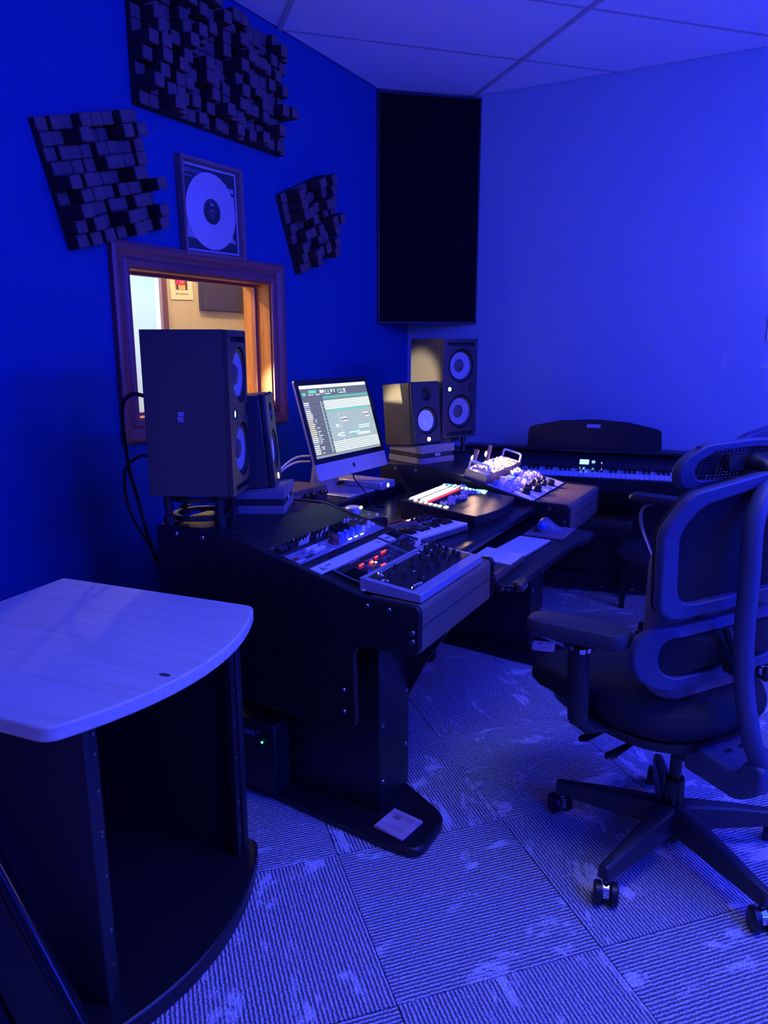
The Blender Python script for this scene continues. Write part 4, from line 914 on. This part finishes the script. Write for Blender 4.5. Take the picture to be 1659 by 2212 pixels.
obj('leg', B().tube([uz(.455, .012, -.66), uz(.37, .19, -.66), uz(.20, .545, -.66)], .011, 12, up=(0, 1, 0), rb=.016), BLACKG, fc)
obj('panel', B().add([uz(.585, .05, -.622), uz(.585, .05, -.628), uz(.46, .05, -.655), uz(.46, .05, -.649), uz(.33, .48, -.622), uz(.33, .48, -.628), uz(.23, .45, -.655), uz(.23, .45, -.649)], [(0, 1, 2, 3), (4, 7, 6, 5), (0, 4, 5, 1), (1, 5, 6, 2), (2, 6, 7, 3), (3, 7, 4, 0)]), BLACKM, fc)
obj('cross_bar', B().tube([uz(.30, .012, -.66), uz(.455, .012, -.66), uz(.56, .012, -.64)], .008, 8), BLACKM, fc)
obj('foot', B().cyl(uz(.455, 0.0, -.66), uz(.452, .03, -.66), .014, .012, 12), RUB, fc)
obj('foot', B().cyl(uz(.625, 0.0), uz(.615, .03), .014, .012, 12), RUB, fc)
# ================================================================== DIGITAL PIANO
pn = thing('digital_piano', 'black digital piano with an arched music rest along the back wall', 'piano', (-1.66, 4.03, 0), (0, 0, R(11)))
PL = 1.385
obj('key_bed', B().box(0, PL, -.345, -.01, .625, .700, .004), BLACK, pn)
for x0, x1 in ((0, .078), (1.302, PL)): obj('cheek', B().prism(rpoly([(-.345, .70), (-.01, .70), (-.01, .80), (-.13, .80), (-.20, .755), (-.345, .735)], [.005, 0, .005, .02, .03, .02]), x0, x1, 'yz'), BLACK, pn)
obj('control_panel', B().add([(x, y, z) for x in (.078, 1.302) for y, z in ((-.185, .70), (-.185, .726), (-.10, .790), (-.02, .790), (-.02, .70))], [(0, 1, 2, 3, 4), (9, 8, 7, 6, 5)]+[(i, 5+i, 5+(i+1) % 5, (i+1) % 5) for i in range(5)]), M('piano_panel', (.02, .02, .024), .4), pn)
obj('top_lid', B().box(-.006, PL+.006, -.125, 0, .800, .816, .004), BLACK, pn)
rest = rpoly([(.345, .818), (.352, .93), (.52, .966), (.70, .978), (.88, .966), (1.048, .93), (1.055, .818)], [.01, .03, .2, .3, .2, .03, .01], 6)
obj('music_rest', B().prism(rest, -.085, -.072, 'xz'), BLACK, pn, bev=.003)
obj('rest_badge', B().prism(rrect(.662, .735, .932, .951, .006), -.0862, -.085, 'xz'), M('badge_silver', (.45, .44, .5), .4), pn)
kw = .0235; k0 = None
for k in range(52):
    if not k0: k0 = obj('white_key', B().box(-kw/2+.0005, kw/2-.0005, -.332, -.186, .700, .7215, .0015), WHITEK, pn); o = k0
    else: o = inst(k0, pn)
    o.location = (.079+kw*(k+.5), 0, 0)
k1 = None
for k in range(51):
    if k % 7 in (1, 4): continue                                # starts on A: no black key after B and E
    if not k1: k1 = obj('black_key', B().prism([(-.283, .7215), (-.275, .731), (-.186, .733), (-.186, .7215)], -.0055, .0055, 'yz'), BLACKG, pn); o = k1
    else: o = inst(k1, pn)
    o.location = (.079+kw*(k+1), 0, 0)
sl = math.atan(.064/.085); TPN = Matrix.Translation((0, -.185, .726)) @ Matrix.Rotation(sl, 4, 'X')
obj('screen', B(TPN).box(.640, .688, .026, .062, 0, .0008), glow('piano_screen', (.40, 1.0, 1.3), 1.6), pn, smooth=False)
obj('dial', B(TPN).lathe([(.0, .004), (.005, .004)], 14, (.712, .047, 0)), BLACKM, pn); obj('dial_light', B(TPN).lathe([(.005, .002), (.0085, .002), (.0085, .0), (.005, 0)], 16, (.712, .047, 0)), glow('cyan_ring', (.35, .85, 1), 4), pn)
obj('power_light', B(TPN).sphere((.755, .042, 0), .003, 8), glow('ice_led', (.7, .9, 1), 4), pn)
bits(pn, 'buttons', [(x, .032+.02*j, .016, .003, .0012) for x in (.13, .17, .2, .25, .30, .35, .82, .86, .90, .94, .98, 1.04, 1.1, 1.16) for j in (0, 1)], M('button_dim', (.08, .08, .1), .4), 0, TPN, stuff=True)
for x in (.004, PL-.034): obj('leg_panel', B().box(x, x+.03, -.30, -.03, 0, .625, .003), BLACK, pn)
obj('lower_board', B().box(.034, PL-.034, -.075, -.055, .12, .625), BLACK, pn)
obj('pedal_box', B().box(.034, PL-.034, -.10, -.04, .03, .12, .004), BLACK, pn)
for x in (.645, .80, .955):
    obj('pedal', B().prism(rpoly([(x-.011, -.10), (x+.011, -.10), (x+.013, -.175), (x-.013, -.175)], [0, 0, .01, .01], 4), .062, .070), M('brass_dark', (.45, .43, .42), .22, 1), pn)
bn = thing('piano_bench', 'low black bench tucked under the digital piano', 'bench', (-1.02, 3.935, 0), (0, 0, R(9)))
obj('cushion', B().stack(rrect(-.33, .33, -.11, .11, .02), [(.97, .425), (1, .435), (1, .465), (.97, .478), (.0, .478)]), M('bench_vinyl', (.016, .016, .018), .5), bn)
obj('apron', B().box(-.315, .315, -.095, .095, .385, .425, .002), BLACK, bn)
for x in (-.30, .30):
    for y in (-.08, .08): obj('leg', B().add([(x+a*w_, y+c_*w_, z) for z, w_ in ((0, .013), (.40, .018)) for a, c_ in ((-1, -1), (1, -1), (1, 1), (-1, 1))], [(3, 2, 1, 0), (4, 5, 6, 7)]+[(i, (i+1) % 4, 4+(i+1) % 4, 4+i) for i in range(4)]), BLACK, bn)
# ================================================================== CHAIRS
def starbase(t, a0, rad=.305):
    for k in range(5):
        a = R(a0+72*k); T = Matrix.Rotation(a, 4, 'Z')
        V = [];
        for x, zb, ztp, w_ in ((.0, .080, .150, .038), (.05, .078, .146, .031), (.17, .072, .130, .024), (rad-.02, .068, .110, .019), (rad+.018, .068, .106, .016)):
            V += [(x, -w_, zb), (x, w_, zb), (x, w_*.8, ztp-.006), (x, w_*.45, ztp), (x, -w_*.45, ztp), (x, -w_*.8, ztp-.006)]
        F = [(6*j+i, 6*j+(i+1) % 6, 6*(j+1)+(i+1) % 6, 6*(j+1)+i) for j in range(4) for i in range(6)]+[(5, 4, 3, 2, 1, 0), tuple(range(24, 30))]
        obj('base_arm', B(T).add(V, F), CHAIRB, t, bev=.002)
        yaw = a+R((k*77+30) % 140-70); C = Matrix.Translation((rad*math.cos(a), rad*math.sin(a), 0)) @ Matrix.Rotation(yaw, 4, 'Z')
        c = obj('caster', B(C).cyl((0, 0, .052), (0, 0, .072), .009, n=12).prism(rpoly([(-.012, .02), (.026, .02), (.026, .045), (.006, .058), (-.012, .055)], .006, 3), -.007, .007, 'xz'), CHROME, t)
        for y in (-.0195, .0195):
            obj('wheel', B(C).lathe([(0, -.010), (.024, -.010), (.0295, -.006), (.0295, .006), (.024, .010), (0, .010)], 22, (.012, y, .0297), 'y'), BLACKM, c)
    obj('hub', B().lathe([(0, .035), (.026, .036), (.027, .080), (.040, .092), (.042, .13), (.034, .148), (0, .148)], 24), CHAIRB, t)
    obj('gas_lift', B().lathe([(0, .14), (.0275, .14), (.0275, .215), (.025, .222), (.016, .223), (.016, .40), (0, .40)], 22), BLACKG, t)
ch = thing('office_chair', 'black mesh office chair with headrest seen from behind, right foreground', 'chair', (-.185, 1.965, 0), (0, 0, R(-33.5)))
starbase(ch, 177+33.5)
sx = -.125                                                        # seat centre, local x (faces -x)
def superel(a, b_, n=40, p=2.7, cx=0, cy=0): return [(cx+a*math.copysign(abs(math.cos(t))**(2/p), math.cos(t)), cy+b_*math.copysign(abs(math.sin(t))**(2/p), math.sin(t))) for t in [2*math.pi*k/n for k in range(n)]]
b = B().stack(superel(.298, .255, 44, 2.9, sx-.014), [(.80, .415), (.94, .424), (1.0, .448), (1.0, .470), (.97, .492), (.88, .506), (.6, .508), (.3, .504), (.02, .503)])
for v in b.bm.verts:
    q = (v.co.x-sx)/.285
    if q < -.35: v.co.z -= .055*((-q-.35)/.65)**1.6
obj('seat', b, CHAIRF, ch)
b = B().stack(superel(.255, .225, 40, 2.8, sx+.01), [(.75, .372), (.97, .384), (1.0, .412), (.9, .42)])
for v in b.bm.verts:
    q = (v.co.x-sx)/.285
    if q < -.35: v.co.z -= .05*((-q-.35)/.65)**1.6
obj('seat_pan', b, BLACK, ch)
obj('mechanism', B().box(-.13, .10, -.075, .075, .325, .384, .012), BLACKM, ch)
for p0, p1 in (((-.09, -.07, .375), (-.095, -.262, .352)), ((-.02, -.07, .37), (-.015, -.245, .338))):
    q0, q1 = Vector(p0), Vector(p1)
    obj('lever', B().tube([q0, q0.lerp(q1, .5), q0.lerp(q1, .75), q0.lerp(q1, .93), q1], [.007, .008, .013, .016, .006], 10, up=(0, 0, 1), rb=[.006, .006, .005, .005, .003]), BLACKM, ch)
for sg in (-1, 1):
    y = sg*.305
    ax_ = -.072; TPd = Matrix.Translation((ax_, y, 0)) @ Matrix.Rotation(-sg*R(30), 4, 'Z')
    p = rrect(-.135, .125, -.046, .046, .044, 8)
    obj('arm_pad', B(TPd).stack(p, [(.88, .654), (.98, .660), (1.0, .672), (1.0, .684), (.96, .693), (.85, .697), (.0, .697)]), ARMP, ch)
    obj('arm_riser', B().prism(rrect(ax_-.02, ax_+.02, y-.014, y+.014, .01, 4), .60, .655), BLACKM, ch)
    obj('arm_plate', B(TPd).prism(rrect(-.06, .06, -.03, .03, .02, 4), .646, .6545), BLACKM, ch)
    obj('arm_collar', B().ring(rrect(ax_-.036, ax_+.036, y-.026, y+.026, .014, 4), rrect(ax_-.024, ax_+.024, y-.017, y+.017, .01, 4), .628, .640, lambda a, q, z: (a, q, z)), CHROME, ch)
    obj('arm_post', B().tube([(ax_, y, .629), (ax_+.003, y, .56), (ax_+.008, y, .475), (ax_+.01, y, .440), (ax_+.012, y-sg*.025, .418), (ax_+.014, y-sg*.07, .408), (ax_+.015, y-sg*.13, .40)], [.021, .021, .021, .021, .019, .016, .014], 12, up=(1, 0, 0), rb=[.034, .034, .033, .031, .034, .034, .03]), CHAIRB, ch)
def bk(y, z, t): return (.150-.048*(y/.25)**2+(max(0, z-.94)*.22)+t, y, z)
def upo(k): return rpoly([(-.243*k[0], .752+k[1]), (.243*k[0], .752+k[1]), (.252*k[0], .97), (.212*k[0], 1.052-k[1]*.8), (0, 1.098-k[1]*.8), (-.212*k[0], 1.052-k[1]*.8), (-.252*k[0], .97)], [.045, .045, .1, .06, .3, .06, .1], 8)
fo = lambda a, q, t: bk(a, q, t)
outer = upo((1, 0)); inner = upo((.85, .036))
obj('back_frame', B().ring(outer, inner, -.012, .012, fo), CHAIRP, ch, bev=.004)
obj('back_liner', B().ring([(a*.985, .92+(q-.92)*.985) for a, q in outer], [(a*.9, .92+(q-.92)*.9) for a, q in outer], -.024, -.012, fo), CHAIRM, ch)
def sheet(outl, f, t, m=7):
    n = len(outl); cx = sum(p[0] for p in outl)/n; cy = sum(p[1] for p in outl)/n; V = []; F = []
    for d_ in (0, .0025):
        for j in range(1, m+1):
            for a, q in outl: V.append(f(cx+(a-cx)*j/m, cy+(q-cy)*j/m, t+d_))
        V.append(f(cx, cy, t+d_))
    o_ = m*n+1
    for d_ in (0, 1):
        for j in range(m-1):
            for i in range(n): F.append((d_*o_+j*n+i, d_*o_+j*n+(i+1) % n, d_*o_+(j+1)*n+(i+1) % n, d_*o_+(j+1)*n+i))
        for i in range(n): F.append((d_*o_+m*n, d_*o_+i, d_*o_+(i+1) % n))
    for i in range(n): F.append(((m-1)*n+i, (m-1)*n+(i+1) % n, o_+(m-1)*n+(i+1) % n, o_+(m-1)*n+i))
    return B().add(V, F)
obj('back_mesh', sheet([(a*1.02, .92+(q-.92)*1.02) for a, q in inner], fo, -.010), CHAIRM, ch)
def lb(y, z, t): return (.148-.085*(y/.25)**2+.10*max(0, .62-z)+t, y, z)
lo_ = rrect(-.262, .262, .566, .725, .078, 9); li_ = rrect(-.214, .214, .598, .700, .049, 9)
obj('lumbar_frame', B().ring(lo_, li_, -.010, .012, lb), CHAIRP, ch, bev=.004)
obj('lumbar_mesh', sheet(li_, lb, -.006), CHAIRM, ch)
obj('lumbar_arm', B().tube(smoothpath([(.148, -.055, .715), (.165, -.045, .67), (.172, -.03, .645), (.195, -.02, .64)], 5), .012, 8), BLACKM, ch); obj('lumbar_clip', B().box(.158, .20, -.075, -.012, .612, .648, .006), BLACKM, ch)
for sg in (-1, 1):
    y = sg*.082
    obj('spine_rail', B().tube(smoothpath([(.235, sg*.035, .365), (.272, sg*.05, .41), (.262, y, .49), (.228, y, .61), (.215, y, .73), (.212, y, .87), (.208, y, .98), (.202, sg*.055, 1.035), (.185, sg*.02, 1.055)], 6), .024, 12, up=(0, 1, 0), rb=.020), CHAIRP, ch)
obj('spine_foot', B().prism(rpoly([(.09, .325), (.24, .318), (.30, .36), (.298, .43), (.255, .43), (.235, .385), (.09, .40)], [.01, .05, .05, .02, .02, .03, .01], 5), -.085, .085, 'xz'), CHAIRP, ch, bev=.006)
obj('spine_bolts', B().cyl((.17, -.025, .388), (.17, -.025, .398), .008, n=12).cyl((.17, .025, .388), (.17, .025, .398), .008, n=12), BOLT, ch)
obj('spine_bridge', B().box(.15, .205, -.06, .06, 1.035, 1.055, .008), BLACKM, ch)
def hr(y, z, t): return (.100-.030*(y/.18)**2+(z-1.09)*.25+t, y, z)
ho = rpoly([(-.172, 1.055), (.172, 1.055), (.186, 1.12), (.13, 1.162), (0, 1.170), (-.13, 1.162), (-.186, 1.12)], [.06, .06, .06, .06, .2, .06, .06], 8)
hi = rpoly([(-.135, 1.075), (.135, 1.075), (.15, 1.115), (.105, 1.145), (0, 1.150), (-.105, 1.145), (-.15, 1.115)], [.04, .04, .04, .04, .2, .04, .04], 8)
HDZ = -.012
ho = [(a, q+HDZ) for a, q in ho]; hi = [(a, q+HDZ) for a, q in hi]
obj('headrest_frame', B().ring(ho, hi, -.012, .014, hr), CHAIRP, ch, bev=.004)
b = B()
for k in range(25):
    y = -.138+.0115*k
    b.add([hr(y+dy, z, t) for t in (0, .002) for z in (1.058, 1.10, 1.143) for dy in (-.0015, .0015)], [(0, 1, 3, 2), (2, 3, 5, 4), (6, 8, 9, 7), (8, 10, 11, 9), (0, 2, 8, 6), (2, 4, 10, 8), (1, 7, 9, 3), (3, 9, 11, 5)])
for k in range(12):
    z = 1.062+.0074*k; n = 16; V = [hr(-.147+.294*i/n, z+dz, t) for t in (-.0012, .0032) for dz in (-.0015, .0015) for i in range(n+1)]
    m = n+1; b.add(V, [(i, i+1, m+i+1, m+i) for i in range(n)]+[(2*m+i, 3*m+i, 3*m+i+1, 2*m+i+1) for i in range(n)]+[(i, 2*m+i, 2*m+i+1, i+1) for i in range(n)]+[(m+i, m+i+1, 3*m+i+1, 3*m+i) for i in range(n)])
o = obj('headrest_mesh', b, CHAIRM, ch, smooth=False); o['kind'] = 'stuff'
obj('headrest_bracket', B().tube(smoothpath([(.185, 0, 1.05), (.180, 0, 1.085), (.15, 0, 1.105), (.115, 0, 1.10)], 5), [.018]*11+[.022]*5, 10, rb=None), BLACKM, ch)
obj('headrest_plate', B().prism(rrect(-.075, .075, 1.085, 1.122, .015), .108, .126, 'yz'), BLACKM, ch)
cu = thing('back_cushion', 'grey fabric cushion standing against the front of the office chair back', 'cushion', (-.185, 1.965, .507), (0, 0, R(-33.5)))
b = B(); oc = rrect(-.20, .20, .0, .44, .10, 8); n = len(oc); V = []; F = []
lv = [(.80, .030), (.93, .036), (1.0, .055), (1.0, .068), (.97, .082)]
for sc, x in lv:
    for a, q in oc: V.append((x-.04*(a/.2)**2+.02-.06*max(0, .14-q), a*sc, .22+(q-.22)*sc))
for j in range(len(lv)-1):
    for i in range(n): F.append((j*n+i, j*n+(i+1) % n, (j+1)*n+(i+1) % n, (j+1)*n+i))
F += [list(range(n))[::-1], list(range((len(lv)-1)*n, len(lv)*n))]
obj('cover', b.add(V, F), GREYF, cu, bev=.01)
# second chair
c2 = thing('task_chair', 'dark task chair with loop arms standing behind the mesh office chair', 'chair', (-.29, 3.28, 0), (0, 0, R(-14)))
starbase(c2, 160, .28)
obj('seat', B().stack(superel(.30, .26, 40, 2.3, -.05), [(.74, .39), (.93, .41), (1, .45), (.98, .488), (.88, .512), (.5, .520), (.02, .520)]), CHAIRF, c2)
obj('mechanism', B().box(-.10, .08, -.07, .07, .345, .392, .01), BLACKM, c2)
def b2(y, z, t): return (.20-.11*(y/.24)**2+.12*(z-.75)+t, y, z)
ob = rpoly([(-.215, .60), (.215, .60), (.245, .82), (.20, 1.04), (0, 1.085), (-.20, 1.04), (-.245, .82)], [.07, .07, .12, .10, .3, .10, .12], 8)
n = len(ob)
obj('backrest', B().ring(ob, [(a*.8, .80+(q-.80)*.84) for a, q in ob], -.02, .015, b2), CHAIRP, c2, bev=.006); obj('back_pad', sheet([(a*.84, .80+(q-.80)*.86) for a, q in ob], b2, -.012), CHAIRM, c2)
obj('back_post', B().tube(smoothpath([(.05, 0, .395), (.20, 0, .40), (.235, 0, .47), (.232, 0, .62), (.225, 0, .75)], 6), .02, 10, up=(0, 1, 0), rb=.012), BLACKM, c2)
for sg in (-1, 1):
    y = sg*.275
    obj('arm_pad', B().stack(rrect(-.205, .055, y-.038, y+.038, .034, 8), [(.9, .757), (1, .765), (1, .779), (.93, .788), (.0, .789)]), BLACKM, c2)
    obj('arm_loop', B().tube(smoothpath([(-.02, y-sg*.06, .425), (-.06, y, .46), (-.10, y, .55), (-.145, y, .65), (-.15, y, .72), (-.10, y, .756), (.0, y, .756), (.05, y, .71), (.08, y, .60), (.08, y, .50), (.05, y-sg*.06, .425)], 6), .007, 8, up=(0, 1, 0), rb=.010), M('arm_loop_metal', (.4, .36, .34), .3, .8), c2)
